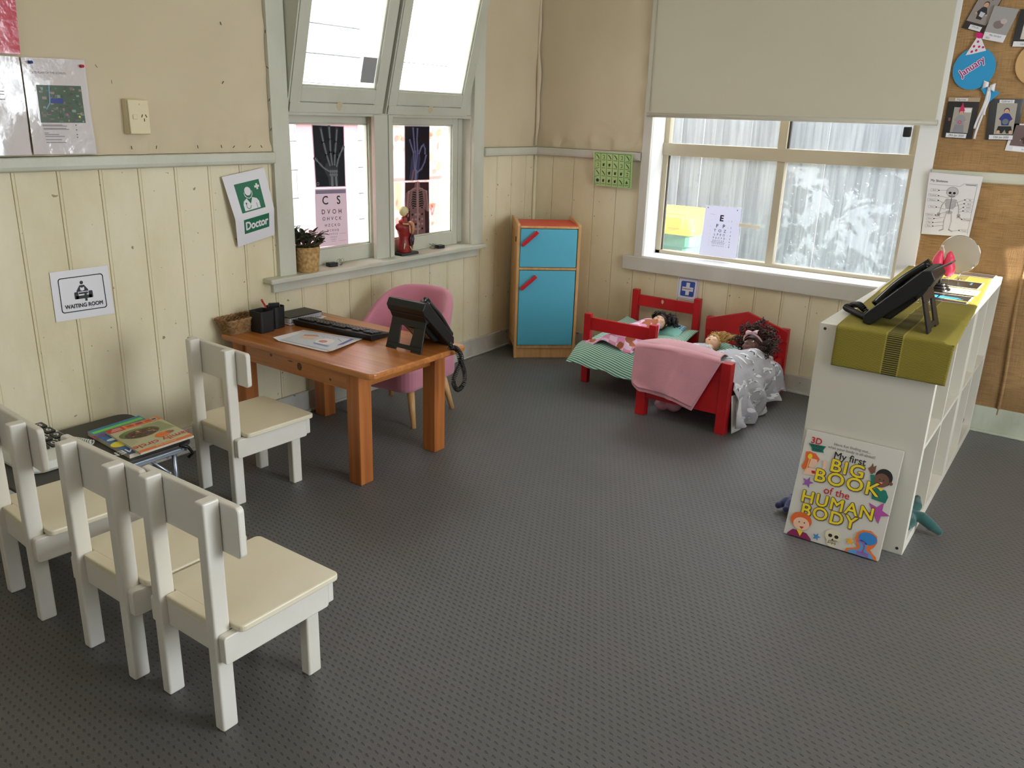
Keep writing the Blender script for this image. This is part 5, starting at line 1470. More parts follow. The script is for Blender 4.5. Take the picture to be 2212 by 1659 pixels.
def doll(name, label, loc, rz, skin, hair, closed=False, tilt=0.0, roll=0.0, hs=1.0):
    """doll lying on its back, head towards +y; tilt and roll turn the head on the neck"""
    t = thing(name, label, 'doll', loc, rz)
    SK = mat(name + '_skin_%d' % skin[0], skin, rough=.42)
    T = Matrix.Rotation(tilt, 4, 'X') @ Matrix.Rotation(roll, 4, 'Y')
    b = MB()
    b.ball((0, 0, 0), (.040, .046, .040), SK, 24, 16, T); b.ball((0, -.018, .008), (.034, .032, .032), SK, 20, 12, T)
    b.ball((0, -.006, .040), (.0055, .0075, .0065), SK, 12, 8, T); b.ball((0, -.004, .036), (.004, .012, .006), SK, 12, 8, T)
    for s in (-1, 1): b.ball((s * .019, -.014, .026), (.013, .012, .013), SK, 12, 8, T); b.ball((s * .040, -.002, -.002), (.006, .011, .009), SK, 10, 8, T)
    b.ball((0, -.040, .020), (.012, .009, .011), SK, 12, 8, T)
    b.tube([(0, -.020, -.010), (0, -.070, -.024)], [.018, .020], SK, 14)
    b.tube([(0, -.070, -.028), (0, -.105, -.030), (0, -.160, -.030), (0, -.195, -.030)], [.026, .038, .036, .038], SK, 18)
    for s in (-1, 1):
        b.tube([(s * .028, -.085, -.032), (s * .048, -.130, -.044), (s * .050, -.175, -.050), (s * .048, -.195, -.050)], [.016, .013, .010, .009], SK, 10)
        b.tube([(s * .022, -.190, -.034), (s * .028, -.250, -.040), (s * .030, -.310, -.044)], [.021, .016, .011], SK, 12)
        b.tube([(s * .030, -.308, -.044), (s * .033, -.318, -.022)], [.012, .009], SK, 10)
    body = b.build('body', t, remesh=.0022, smooth_it=3)
    LIP = mat('doll_lips_%d' % skin[0], (190, 96, 92) if skin[0] > 150 else (130, 60, 58), rough=.35)
    E_ = T.to_euler(); feats = []
    b = MB(); b.ball((0, -.0235, .0390), (.0080, .0024, .0024), LIP, 12, 8); b.ball((0, -.0270, .0385), (.0062, .0024, .0024), LIP, 12, 8); feats.append(b.build('lips', body))
    for s in (-1, 1):
        b = MB()
        if closed:
            b.tube([(s * .014 + .0070 * math.cos(q), .0040 - .0032 * math.sin(q), .0385 - .004 * abs(math.cos(q))) for q in [PI * k / 8 for k in range(9)]], .0009, BLACKINK, 6); feats.append(b.build('eyelash', body))
        else:
            b.ball((s * .0145, .0040, .0355), (.0068, .0046, .0038), WHITE, 12, 8); b.ball((s * .0145, .0040, .0384), (.0032, .0034, .0014), mat('doll_iris', (66, 52, 44), rough=.2), 10, 6)
            feats.append(b.build('eye', body)); b = MB()
            b.tube([(s * .0145 + .0072 * math.cos(q), .0048 + .0044 * math.sin(q), .0386 - .0035 * abs(math.cos(q))) for q in [PI * k / 8 for k in range(9)]], .0008, BLACKINK, 5); feats.append(b.build('eyelash', body))
        b = MB(); b.tube([(s * .008, .0125, .0400), (s * .014, .0150, .0390), (s * .021, .0135, .0355)], .0009, mat('brow_%d' % skin[0], (90, 60, 44) if skin[0] > 150 else (40, 26, 22)), 6); feats.append(b.build('eyebrow', body))
    before = set(bpy.data.objects)
    hair(t)
    feats += [q for q in bpy.data.objects if q not in before and q.parent == t]
    for q in feats: q.rotation_euler = E_
    t.scale = (hs, hs, hs)
    return t
def scalp(b, m, r=1.07):
    vs = []; fs = []; nu, nv = 24, 12
    def P(u, v):
        th = PI * .98 * v; a = 2 * PI * u
        # axis from back-top of the head; leaves the face free
        d = Vector((math.sin(th) * math.cos(a), math.cos(th), math.sin(th) * math.sin(a)))
        return d
    for j in range(nv + 1):
        for i in range(nu):
            d = P(i / nu, j / nv * .62); d.rotate(Matrix.Rotation(math.radians(-38), 3, 'X'))
            vs.append((d.x * .041 * r, d.y * .047 * r, d.z * .041 * r))
    for j in range(nv):
        for i in range(nu): fs.append((j * nu + i, j * nu + (i + 1) % nu, (j + 1) * nu + (i + 1) % nu, (j + 1) * nu + i))
    b.add(vs, fs, m, True)
def wavy_black(t):
    m = mat('black_hair', (26, 18, 16), rough=.35, bump=.3, bscale=120); b = MB(); scalp(b, m, 1.10); r = random.Random(5)
    for k in range(60):
        a = r.uniform(-.5, PI + .5); s0 = Vector((.040 * math.cos(a), .022 + .026 * abs(math.sin(a)), r.uniform(-.02, .012)))
        side = 1 if math.cos(a) > 0 else -1
        L_ = r.uniform(.035, .075); pts = []; c = r.uniform(0, 6)
        for q in range(9):
            f = q / 8; pts.append(s0 + Vector((side * L_ * f * (.9 if side > 0 else .45), .020 * math.sin(3 * f) + .012 * math.sin(9 * f + c), .010 * math.sin(7 * f + c) - .012 * f)))
        b.tube(pts, [.0050, .006, .006, .0062, .006, .006, .005, .004, .002], m, 6)
    b.build('hair', t)
def blonde(t):
    m = mat('blonde_hair', (222, 182, 112), rough=.4, var2=(190, 146, 80), vscale=60, bump=.3, bscale=160); b = MB(); scalp(b, m, 1.06); r = random.Random(6)
    for k in range(90):
        a = r.uniform(-.2, PI); s0 = Vector((.038 * math.cos(a), .016 + .028 * abs(math.sin(a)), r.uniform(-.01, .026)))
        c = r.uniform(0, 6); L_ = r.uniform(.05, .10); pts = []
        for q in range(9):
            f = q / 8; pts.append(s0 + Vector((L_ * f * (.4 + .6 * max(0, math.cos(a))), .014 * f + .012 * math.sin(6 * f + c), .010 * math.sin(8 * f + c) - .010 * f)))
        b.tube(pts, [.0022] * 8 + [.0010], m, 5)
    b.build('hair', t)
def curly_brown(t):
    m = mat('curly_brown_hair', (74, 48, 38), rough=.55, var2=(48, 30, 24), vscale=60); b = MB(); scalp(b, m, 1.12); r = random.Random(8)
    for k in range(300):
        while True:
            d = Vector((r.gauss(0, 1), r.gauss(.55, 1), r.gauss(-.2, 1))).normalized()
            if d.z < .62 and not (d.z > .15 and d.y < .15 and abs(d.x) < .85): break
        if d.y < -.75: continue
        c = Vector((d.x * .050, d.y * .052 + .008, d.z * .040)) * r.uniform(.95, 1.95) ; c.z = max(c.z, -.040)
        ax = Vector((r.gauss(0, 1), r.gauss(0, 1), r.gauss(0, 1))).normalized(); p = ax.orthogonal().normalized(); q_ = ax.cross(p); R_ = r.uniform(.005, .009)
        pts = [c + (p * math.cos(a) + q_ * math.sin(a)) * R_ + ax * (.0022 * a) for a in [i * PI / 4 for i in range(15)]]
        b.tube(pts, .0019, m, 5)
    b.build('hair', t)
    b = MB(); PKR = mat('pink_satin', (226, 186, 190), rough=.3)
    b.tube([(.041 * math.cos(a), .012 + .020 * math.sin(a), .006 + .044 * math.sin(a)) for a in [PI * k / 14 for k in range(15)]], .0038, PKR, 8)
    o = b.build('hair_band', t)
    b = MB()
    for s in (-1, 1): b.grid(lambda u, v: (.012 + s * (.003 + .024 * u), .034 + .010 * (v - .5) * (1 + u), .054 + .004 * math.sin(PI * u) + .004 * math.sin(PI * v)), 5, 5, PKR, thick=.0012)
    b.ball((.012, .034, .056), .004, PKR, 8, 6); b.build('bow', o)
doll('doll', 'doll with black wavy hair and closed eyes tucked up in the left red bed', (1.062, -.232, .316), math.radians(-6), (232, 188, 160), wavy_black, closed=True, tilt=math.radians(30), roll=math.radians(8), hs=1.02)
doll('doll', 'blonde doll half hidden behind the pink throw in the right red bed', (1.420, -.305, .276), math.radians(4), (240, 194, 158), blonde, tilt=math.radians(26), roll=math.radians(-14), hs=1.0)
doll('doll', 'dark-skinned doll with curly brown hair and a pink bow in the right red bed', (1.652, -.330, .298), math.radians(3), (104, 70, 60), curly_brown, tilt=math.radians(46), roll=math.radians(-20), hs=1.30)

# pink patterned blanket of the left bed
PKB, n, P = newmat('pink_patch_blanket')
tcn = N(n, 'ShaderNodeTexCoord'); sp = N(n, 'ShaderNodeSeparateXYZ'); n.links.new(tcn.outputs['Object'], sp.inputs[0])
fx = math_(n, 'FLOOR', math_(n, 'DIVIDE', math_(n, 'ADD', sp.outputs[0], math_(n, 'MULTIPLY', sp.outputs[1], .3)), .045)); fy = math_(n, 'FLOOR', math_(n, 'DIVIDE', sp.outputs[1], .045))
ck = math_(n, 'MODULO', math_(n, 'ADD', math_(n, 'ADD', fx, fy), 100.0), 2.0)
c = mixc(n, ck, rgb(240, 208, 228), rgb(228, 152, 188))
nz = N(n, 'ShaderNodeTexNoise', i_Scale=16.0, i_Detail=1.0); n.links.new(tcn.outputs['Object'], nz.inputs['Vector'])
c = mixc(n, ramp(n, nz.outputs['Fac'], .60, .62), c, rgb(168, 96, 54)); n.links.new(c, P.inputs['Base Color']); P.inputs['Roughness'].default_value = .85
def blank1(u, v):
    x = -.105 + .270 * u + .03 * (1 - v) * (u - .5) - .07 * (1 - v); y = -.330 + .335 * v
    taper = 1 - .55 * max(0, (v - .62) / .38); xc = .050 - .088 * (1 - v); x = xc + (x - xc) * taper
    body = .088 * math.exp(-((x - .045 + .075 * (1 - v)) / .078) ** 4) * min(1, .42 + v)
    z = .250 + body + .020 * max(0, v - .5) + .007 * math.sin(34 * x + 6 * y) * (1 - .6 * v) + .006 * math.sin(27 * y + 14 * x) * (1 - v)
    if v < .12: z -= .02 * (.12 - v) / .12
    return (x, y, z)
b = MB(); b.grid(blank1, 46, 50, PKB, thick=-.004)
o = b.build('doll_blanket'); o.location = (1.010, -.340, 0); tag(o, 'pink patchwork blanket with brown animals over the doll in the left bed', 'blanket')

# grey duvet with white animals on the right bed, falling over its right side to the carpet
GRY = mat('grey_duvet_cotton', (178, 175, 180), rough=.85, bump=.6, bscale=16); WMO = mat('white_motif', (232, 232, 234), rough=.85); LIN = mat('white_duvet_lining', (222, 220, 214), rough=.85)
def duv(s, v):
    """s runs over the bed from its left side across and down the right side (0..1), v from foot to head"""
    y = -.865 - .010 * min(1, max(0, (s - .5) / .1)) * (1 - v) + (.452 + .215 * min(1, max(0, (s - .40) / .22))) * v
    fold = .5 + .5 * math.sin(7.3 * v * 2 * PI * .62 + 1.0)
    if s < .50:
        f = s / .50; x = 1.318 + .410 * f
        body = .092 * math.exp(-((x - 1.636) / .100) ** 4) * min(1, .80 + .9 * v) * (1 - .34 * max(0, (v - .82) / .18)) + .068 * math.exp(-((x - 1.405) / .080) ** 4) * min(1, .7 + .8 * v)
        z = .232 + body + .006 * math.sin(22 * x + 12 * y) + .007 * math.sin(19 * y + 5 * x)
        z -= .012 * max(0, (f - .88) / .12) ** 2
        if v > .93: z -= .016 * ((v - .93) / .07)
    else:
        f = (s - .50) / .50
        hem = .030 + .030 * math.sin(9 * v + 1.2) + (.06 if v > .93 else 0)
        topz = duv(.499, v)[2]
        g = f ** .85; z = topz + (max(.006, hem - .02) - topz) * g
        amp = .006 + .017 * f
        x = 1.728 + .042 * min(1, f * 3.2) ** .6 + .026 * f + amp * math.sin(2 * PI * (v * 4.2) + 1.6 * math.sin(3.5 * f + 2 * v) + .6) * min(1, f * 2) + .006 * f * math.sin(2 * PI * v * 9 + 5 * f) + .007 * math.sin(2 * PI * (1.3 * v + 1.1 * f))
        x = max(x, 1.752 + .004 * f) if f > .12 else x
        if v < .03: x = max(x, 1.760)
        y += .020 * math.sin(6 * f + 9 * v) * f
    return (x, y, z)
b = MB(); b.grid(duv, 110, 96, GRY, thick=-.003)
def motif(s0, v0, sc_, rot, kind):
    SH = {'quad': [(-1, .2), (-.8, .6), (-.2, .7), (.4, .6), (.7, .9), (1, .8), (1.05, .4), (.8, .3), (.75, -.6), (.5, -.6), (.45, 0), (-.3, 0), (-.4, -.6), (-.65, -.6), (-.7, 0)],
          'leaf': [(-1, 0), (-.5, .35), (0, .42), (.5, .3), (1, 0), (.5, -.3), (0, -.42), (-.5, -.35)],
          'tall': [(-.6, -.9), (-.4, -.9), (-.3, -.1), (.2, -.1), (.3, -.9), (.5, -.9), (.5, .1), (.75, .9), (1.05, 1.0), (1.0, 1.25), (.6, 1.2), (.2, .35), (-.5, .3)]}[kind]
    c_, q_ = math.cos(rot), math.sin(rot); out = []
    for x, y in SH:
        a_ = (x * c_ - y * q_) * sc_; b_ = (x * q_ + y * c_) * sc_
        s = min(.97, max(.02, s0 + a_ / .82)); v = min(.985, max(.02, v0 + b_ / .460)); e = .004
        p = Vector(duv(s, v)); ds = Vector(duv(s + e, v)) - p; dv = Vector(duv(s, v + e)) - p; nn = ds.cross(dv).normalized()
        out.append(p + nn * .0042)
    cen = Vector((0, 0, 0))
    for p in out: cen += p
    s = min(.97, max(.02, s0)); v = v0; e = .004
    p = Vector(duv(s, v)); nn = (Vector(duv(s + e, v)) - p).cross(Vector(duv(s, v + e)) - p).normalized(); cen = p + nn * .0046
    k = len(out); b.add(out + [cen], [(i, (i + 1) % k, k) for i in range(k)], WMO, True)
rnd = random.Random(12); kinds = ['quad', 'leaf', 'tall', 'quad']
for i, s in enumerate((.07, .20, .33, .46, .58, .70, .82, .93)):
    for j in range(6):
        motif(s + rnd.uniform(-.012, .012), .08 + .155 * j + (.06 if i % 2 else 0) + rnd.uniform(-.015, .015), rnd.uniform(.027, .035), rnd.uniform(-.7, .7), kinds[(i + j * 3) % 4]) if .08 + .155 * j + .06 < .96 else None
o = b.build('duvet', smooth_it=0); tag(o, 'pale grey duvet with white animal shapes falling over the side of the right bed', 'duvet')
# white lining corner hanging lower by the foot post, with a small striped care tag
def lin(u, v):
    y = -.872 + .135 * u; z = .190 - .186 * v
    return (1.764 + .012 * v + .006 * math.sin(30 * y) + .008 * v, y, z)
b = MB(); b.grid(lin, 12, 12, LIN, thick=-.002); lo = b.build('duvet_lining', o)
b = MB()
for i, cc in enumerate(((214, 70, 40), (60, 130, 200), (230, 160, 60))): b.box(1.781, 1.784, -.765 + .010 * i, -.756 + .010 * i, .004, .018, M_(*cc))
b.build('care_tag', lo)

# pink fleece throw over the footboard
FLE = mat('pink_fleece', (226, 158, 170), rough=.95, sheen=.6, var=.05, vscale=9, bump=.25, bscale=260)
def throw(u, v, k=0):
    """u across, v from the front hem up and over onto the bed; k = inner layer"""
    dz = .016 * k
    xr = 1.596 + (1.712 - 1.596) * min(1, v / .52) if v < .52 else 1.712 - .05 * (v - .52) / .48
    xl = 1.272 + (.012 if k else 0) * 0
    if v < .10: xl += .045 * (1 - (v / .10)) ** 2
    x = xl + (xr - xl) * u
    hem = .158 - .030 * u ** 2 - dz * 1.2 - .010 * math.sin(8 * u) * u
    top = .372 + .010 * math.sin(PI * u)
    wv = .010 * math.sin(2 * PI * 1.25 * u + 2.6) + .006 * math.exp(-((u - .60) / .05) ** 2)
    if v < .52:
        f = v / .52; z = hem + (top - .012 - hem) * f; y = -.926 - .022 + .008 * f - wv * (1 - .7 * f) - .010 * (1 - f) + .0
        y = min(y, -.929 - .006)
    elif v < .64:
        f = (v - .52) / .12; a = f * PI / 2; y = -.940 + .016 * 2 * (1 - math.cos(a)) ; z = top - .012 + .012 * math.sin(a)
    else:
        f = (v - .64) / .36; y = -.908 + .195 * f; z = top + .022 * math.sin(PI * f * .9) * math.sin(PI * min(1, u * 1.1)) - .045 * f ** 2 * 1.0 + .004 * math.sin(20 * x)
    off = .006 * k
    if v < .58: y += off
    else: z -= off
    return (x, y, z)
th = None
b = MB(); b.grid(lambda u, v: throw(u, v, 0), 50, 70, FLE, thick=-.0035)
th = b.build('throw_blanket'); tag(th, 'dusky pink fleece throw folded over the footboard of the right doll bed', 'blanket')
b = MB(); b.grid(lambda u, v: throw(u * 1.0, v * .60, 1), 50, 50, FLE, thick=-.0035); b.build('inner_layer', th)
b = MB()
b.tube([Vector(throw(i / 40, .012, 0)) + Vector((0, -.001, 0)) for i in range(41)], .0028, FLE, 6); b.tube([Vector(throw(.012, .012 + .5 * i / 30, 0)) + Vector((0, -.001, 0)) for i in range(31)], .0028, FLE, 6)
b.build('hem_stitching', th)
# clear pink bag on the carpet under the right bed
PBAG = lucent('pink_translucent_plastic', (226, 170, 186), (240, 190, 200), .4, .25)
b = MB(); rd = random.Random(4)
for k in range(9): b.ball((1.40 + rd.uniform(-.045, .045), -.74 + rd.uniform(-.05, .05), .030 + rd.uniform(0, .02)), (.04, .04, .028), PBAG, 12, 8)
tag(b.build('plastic_bag', remesh=.005, smooth_it=2), 'crumpled translucent pink bag on the carpet underneath the right doll bed', 'bag')
# ================================================================== SIGNS, CHARTS AND PHOTOGRAPHS
FILMW_ = lucent('laminated_white', (226, 224, 228), (226, 224, 228), .18, .22)
DG = M_(30, 108, 76)
# doctor sign, folded below the picture
s = Sheet((.012, -2.335, 1.140), (.012, -2.118, 1.172), (.012, -2.084, .879), (.012, -2.281, .845), WHITE,
          bend=lambda u, v: .004 + (.026 * (v / .60) if v < .60 else .026 * (1 - (v - .60) / .40)), nu=8, nv=20)
s.rr(.225, .115, .83, .545, .018, DG, 2) if False else None
for (u0, v0, u1, v1) in ((.205, .135, .80, .54), (.205, .635, .86, .845)):
    s.rect(u0, v0, u1, v1, DG, 1, 4, 10)
W_ = WHITE
s.poly([(.695, .185), (.735, .185), (.735, .210), (.770, .210), (.770, .240), (.735, .240), (.735, .268), (.695, .268), (.695, .240), (.655, .240), (.655, .210), (.695, .210)], W_, 3)
s.disc(.47, .262, .056, W_, 3, .060)
s.line([(.375, .275), (.38, .315), (.42, .350), (.47, .362), (.52, .350), (.56, .315), (.562, .270)], .010, W_, 3)
s.poly([(.29, .52), (.29, .43), (.32, .385), (.40, .355), (.47, .44), (.54, .355), (.64, .385), (.68, .43), (.68, .52)], W_, 3)
s.poly([(.41, .36), (.46, .372), (.47, .435)], DG, 4).poly([(.49, .372), (.535, .36), (.475, .435)], DG, 4).line([(.605, .445), (.610, .52)], .008, DG, 4)
s.line([(.36, .43), (.355, .475), (.39, .500), (.44, .495), (.465, .46)], .009, DG, 4).disc(.362, .422, .014, DG, 5)
s.text('Doctor', .53, .742, .165, W_, 3, .035, sx=.86)
s.build('doctor_sign', 'white sheet with a green doctor symbol and the word Doctor beside the left window', 'sign')
# waiting room
s = Sheet((.004, -3.072, .836), (.004, -2.857, .836), (.004, -2.852, .650), (.004, -3.073, .655), WHITE, nu=4, nv=4)
s.rr(.12, .15, .88, .84, .05, BLACKINK, 2, .020)
s.disc(.50, .275, .036, BLACKINK, 2).poly([(.46, .325), (.54, .325), (.60, .43), (.60, .455), (.51, .455), (.49, .455), (.40, .455), (.40, .43)], BLACKINK, 2).poly([(.465, .365), (.50, .38), (.535, .365), (.535, .425), (.50, .445), (.465, .425)], W_, 3)
s.rr(.355, .455, .425, .60, .02, BLACKINK, 2).rr(.60, .455, .67, .60, .02, BLACKINK, 2).rect(.38, .535, .65, .60, BLACKINK, 2).rr(.43, .470, .59, .505, .012, BLACKINK, 4).rr(.525, .49, .565, .655, .012, BLACKINK, 5)
s.text('WAITING ROOM', .50, .735, .112, BLACKINK, 3, .035, sx=.90)
s.line([(.60, .80), (.66, .80)], .006, M_(130, 130, 134), 2)
s.build('waiting_room_sign', 'white WAITING ROOM sign with a seated reader symbol on the left wall boards', 'sign')
# laminated site map and neighbours, pinned on the cloth
LAM = mat('laminated_sheet', (214, 206, 204), rough=.12, bump=.30, bscale=22, coat=.6)
s = Sheet((.034, -3.078, 1.552), (.034, -2.866, 1.558), (.034, -2.863, 1.243), (.034, -3.080, 1.245), LAM, bend=lambda u, v: .003 * math.sin(5 * u) * math.sin(4 * v))
s.text('SITE PLAN OF THE SCHOOL', .40, .150, .030, M_(110, 104, 106), 2, .006)
rnd = random.Random(21)
s.rect(.17, .275, .89, .665, M_(72, 92, 70), 1)
for k in range(90):
    u = rnd.uniform(.18, .85); v = rnd.uniform(.285, .645)
    s.rect(u, v, min(.885, u + rnd.uniform(.02, .07)), min(.66, v + rnd.uniform(.01, .035)), rnd.choice((M_(120, 104, 92), M_(58, 82, 60), M_(92, 110, 92), M_(150, 134, 120), M_(84, 76, 72), M_(130, 150, 140))), 2 + k % 3, 1, 1)
s.rect(.36, .41, .56, .46, M_(44, 62, 136), 6, 1, 1).line([(.36, .28), (.34, .46), (.28, .52)], .014, M_(110, 150, 176), 6).disc(.60, .58, .012, M_(190, 90, 170), 7).disc(.80, .60, .012, M_(226, 216, 90), 7)
for i, (v, L_) in enumerate(((.69, .34), (.70, .42), (.725, .40), (.735, .45), (.775, .08), (.79, .26), (.81, .36), (.845, .30), (.875, .38))):
    s.line([(.19 + .004 * i, v), (.19 + L_ * .9, v)], .0075, M_(120, 114, 118), 2)
for v in (.69, .74, .79, .82): s.disc(.72, v, .008, M_(110, 106, 110), 2)
s.build('site_map_sheet', 'laminated sheet with an aerial site map, pinned by a blue and a red pin', 'sheet')
s = Sheet((.034, -3.300, 1.552), (.034, -3.084, 1.552), (.034, -3.086, 1.243), (.034, -3.302, 1.243), LAM, bend=lambda u, v: .004 * math.sin(6 * u + 1) * math.sin(5 * v))
for v in (.35, .38, .43): s.line([(.5, v), (.72, v)], .008, M_(120, 110, 110), 2)
s.build('laminated_sheet', 'shiny blank laminated sheet at the left picture edge beside the site map', 'sheet')
s = Sheet((.036, -3.300, 1.84), (.036, -3.064, 1.84), (.036, -3.078, 1.560), (.036, -3.302, 1.560), mat('pink_laminate', (206, 92, 104), rough=.14, bump=.30, bscale=22, coat=.6))
s.build('pink_sheet', 'pink laminated sheet high at the left picture edge above the blank one', 'sheet')
for (y, z, col, nm) in ((-3.053, 1.538, (40, 70, 150), 'blue push pin at the upper left corner of the site map sheet'), (-2.882, 1.536, (196, 30, 34), 'red push pin at the upper right corner of the site map sheet')):
    b = MB(); T = Matrix.Translation((.036, y, z)) @ Matrix.Rotation(PI / 2, 4, 'Y'); m = mat('pin_%d' % col[0], col, rough=.25)
    b.lathe([(0, 0), (.0055, 0), (.0055, .002), (.0032, .004), (.003, .010), (.005, .012), (.005, .014), (0, .0145)], m, seg=14, T=T); tag(b.build('push_pin'), nm, 'push pin')
# green picture chart hanging over the rail
GL = mat('green_laminate', (172, 204, 132), rough=.18, coat=.5, bump=.15, bscale=25); GD = M_(52, 96, 34); GK = M_(46, 58, 40)
s = Sheet((.452, -.046, 1.228), (.716, -.046, 1.226), (.712, -.030, 1.030), (.452, -.026, 1.032), GL, bend=lambda u, v: .004 * math.sin(PI * u) * v + .003)
s.rect(.0, .0, 1, 1, M_(172, 214, 130), 1, 8, 8) if False else None
for i in range(7): s.line([(.04 + .153 * i, .03), (.04 + .153 * i, .97)], .014, GD, 2)
for j in range(5): s.line([(.04, .03 + .235 * j), (.958, .03 + .235 * j)], .014, GD, 2)
rnd = random.Random(31)
for i in range(6):
    for j in range(4):
        cu, cv = .116 + .153 * i, .03 + .235 * j
        s.line([(cu - .045, cv + .195), (cu + .045, cv + .195)], .012, GK, 3)
        k = rnd.choice('abcd') if not (i == 0 and j == 3) else 'o'
        if k == 'a': s.line([(cu - .03, cv + .05), (cu + .01, cv + .10), (cu + .035, cv + .155)], .026, GK, 3)
        elif k == 'b': s.disc(cu, cv + .10, .035, GK, 3, .045).disc(cu + .02, cv + .07, .018, M_(90, 74, 60), 4)
        elif k == 'c': s.poly([(cu, cv + .05), (cu + .045, cv + .15), (cu + .015, cv + .12), (cu, cv + .16), (cu - .02, cv + .12), (cu - .045, cv + .15)], GK, 3)
        elif k == 'o': s.disc(cu, cv + .10, .055, M_(34, 40, 60), 3, .05)
        else: s.line([(cu - .02, cv + .06), (cu + .02, cv + .06), (cu + .015, cv + .15), (cu - .01, cv + .14)], .014, GK, 3)
s.build('picture_chart', 'small green laminated chart of little pictures hanging over the rail', 'chart')
# emergency sign
BL = M_(44, 84, 168)
s = Sheet((1.049, -.005, .548), (1.182, -.005, .551), (1.174, -.005, .418), (1.047, -.005, .418), WHITE, nu=3, nv=3)
s.rr(.06, .05, .95, .95, .04, M_(70, 110, 184), 2, .014).rr(.18, .16, .84, .84, .07, BL, 2)
s.poly([(.43, .22), (.60, .22), (.60, .42), (.78, .42), (.78, .60), (.60, .60), (.60, .78), (.43, .78), (.43, .60), (.25, .60), (.25, .42), (.43, .42)], WHITE, 3).text('EMERGENCY', .515, .51, .088, BLACKINK, 4, .010)
s.build('emergency_sign', 'small blue and white EMERGENCY cross sign on the wall behind the left bed', 'sign')
# eye chart taped to the back window
PAPL = lucent('sunlit_paper', (228, 226, 240), (236, 236, 250), .45, .5)
s = Sheet((1.112, .146, .957), (1.327, .146, .955), (1.330, .142, .668), (1.103, .142, .668), PAPL, bend=lambda u, v: .006 * v * v)
s.text('E', .495, .235, .165, BLACKINK, 2, .035)
s.text('F P', .49, .390, .100, BLACKINK, 2, .018, sp=1.6).text('T O Z', .49, .482, .078, BLACKINK, 2, .010, sp=1.3).text('L P E D', .49, .560, .062, BLACKINK, 2, .008, sp=1.2).text('P E C F D', .49, .627, .052, BLACKINK, 2, .006, sp=1.2)
s.text('E D F C Z P', .48, .683, .043, BLACKINK, 2, .004, sp=1.1).line([(.28, .712), (.67, .712)], .005, BLACKINK, 2).text('F E L O P Z D', .48, .742, .038, BLACKINK, 2, sp=1.1).text('D E F P O T E C', .48, .785, .032, BLACKINK, 2, sp=1.1)
for i, v in enumerate((.275, .400, .482, .560, .627, .683, .742, .785)): s.text(str(i + 1), .78, v, .048, M_(60, 60, 70), 2).text('-', .70, v, .05, M_(60, 60, 70), 2).disc(.22, v, .004, M_(120, 120, 130), 2)
for u in (.08, .90): s.disc(u, .045, .012, M_(110, 110, 114), 2)
s.line([(.16, .165), (.30, .17)], .004, M_(150, 150, 170), 2)
s.build('eye_chart', 'white eye chart with a big letter E taped to the back window', 'chart')
b = MB(); b.box(-.062, .062, -.0006, .0006, -.010, .010, mat('cream_tape', (240, 232, 208), rough=.4), Matrix.Translation((1.388, .139, .862)) @ Matrix.Rotation(math.radians(2), 4, 'Y'))
tag(b.build('tape_strip'), 'cream strip of tape holding the eye chart to the window glass', 'tape')
# skeleton worksheet on the hessian
GI = M_(120, 116, 122); GB = M_(150, 148, 152)
s = Sheet((2.296, -.040, 1.222), (2.524, -.042, 1.216), (2.513, -.022, .936), (2.305, -.020, .930), WHITE, bend=lambda u, v: .004)
s.text('My Skeleton', .21, .125, .052, BLACKINK, 2, .006)
s.line([(.03, .185), (.62, .185), (.68, .14), (.71, .115), (.93, .115), (.95, .14), (.95, .96)], .005, GB, 2).line([(.04, .19), (.05, .97), (.9, .975)], .004, GB, 2).text('Sparklebox', .82, .155, .034, GB, 2, .002) if False else s.line([(.03, .185), (.62, .185), (.68, .14), (.93, .13), (.95, .96)], .005, GB, 2)
for i in range(7): s.disc(.735 + .028 * i, .152, .012, GB, 3, .010)
s.disc(.495, .285, .088, M_(196, 192, 198), 2, .082).disc(.495, .350, .055, M_(196, 192, 198), 2, .030)
s.line([(.495 + .088 / s.a * math.cos(a), .285 + .082 * math.sin(a)) for a in [PI * .85 + q * 1.3 * PI / 14 for q in range(15)]], .005, GI, 3)
s.disc(.455, .300, .022, BLACKINK, 4, .020).disc(.535, .300, .022, BLACKINK, 4, .020).poly([(.495, .315), (.505, .335), (.485, .335)], BLACKINK, 4).line([(.44, .345), (.495, .362), (.55, .345)], .006, BLACKINK, 4)
s.poly([(.41, .40), (.59, .40), (.61, .50), (.57, .56), (.42, .56), (.39, .48)], M_(168, 166, 170), 2).line([(.50, .38), (.50, .62)], .012, GI, 4)
for i in range(6): s.line([(.415, .42 + .024 * i), (.585, .42 + .024 * i)], .004, M_(226, 224, 228), 3)
s.disc(.50, .615, .055, M_(176, 174, 178), 3, .030)
for sg in (-1, 1):
    s.line([(.50 + sg * .10, .41), (.50 + sg * .17, .52), (.50 + sg * .19, .62)], .014, M_(176, 174, 178), 2).disc(.50 + sg * .20, .655, .028, M_(166, 164, 168), 2)
    for k in range(4): s.line([(.50 + sg * .20, .66), (.50 + sg * (.17 + .03 * k), .70)], .005, GI, 3)
    s.line([(.50 + sg * .05, .63), (.50 + sg * .075, .76), (.50 + sg * .06, .90)], .018, M_(190, 188, 192), 2).line([(.50 + sg * .06, .90), (.50 + sg * .13, .925)], .020, M_(170, 168, 172), 2)
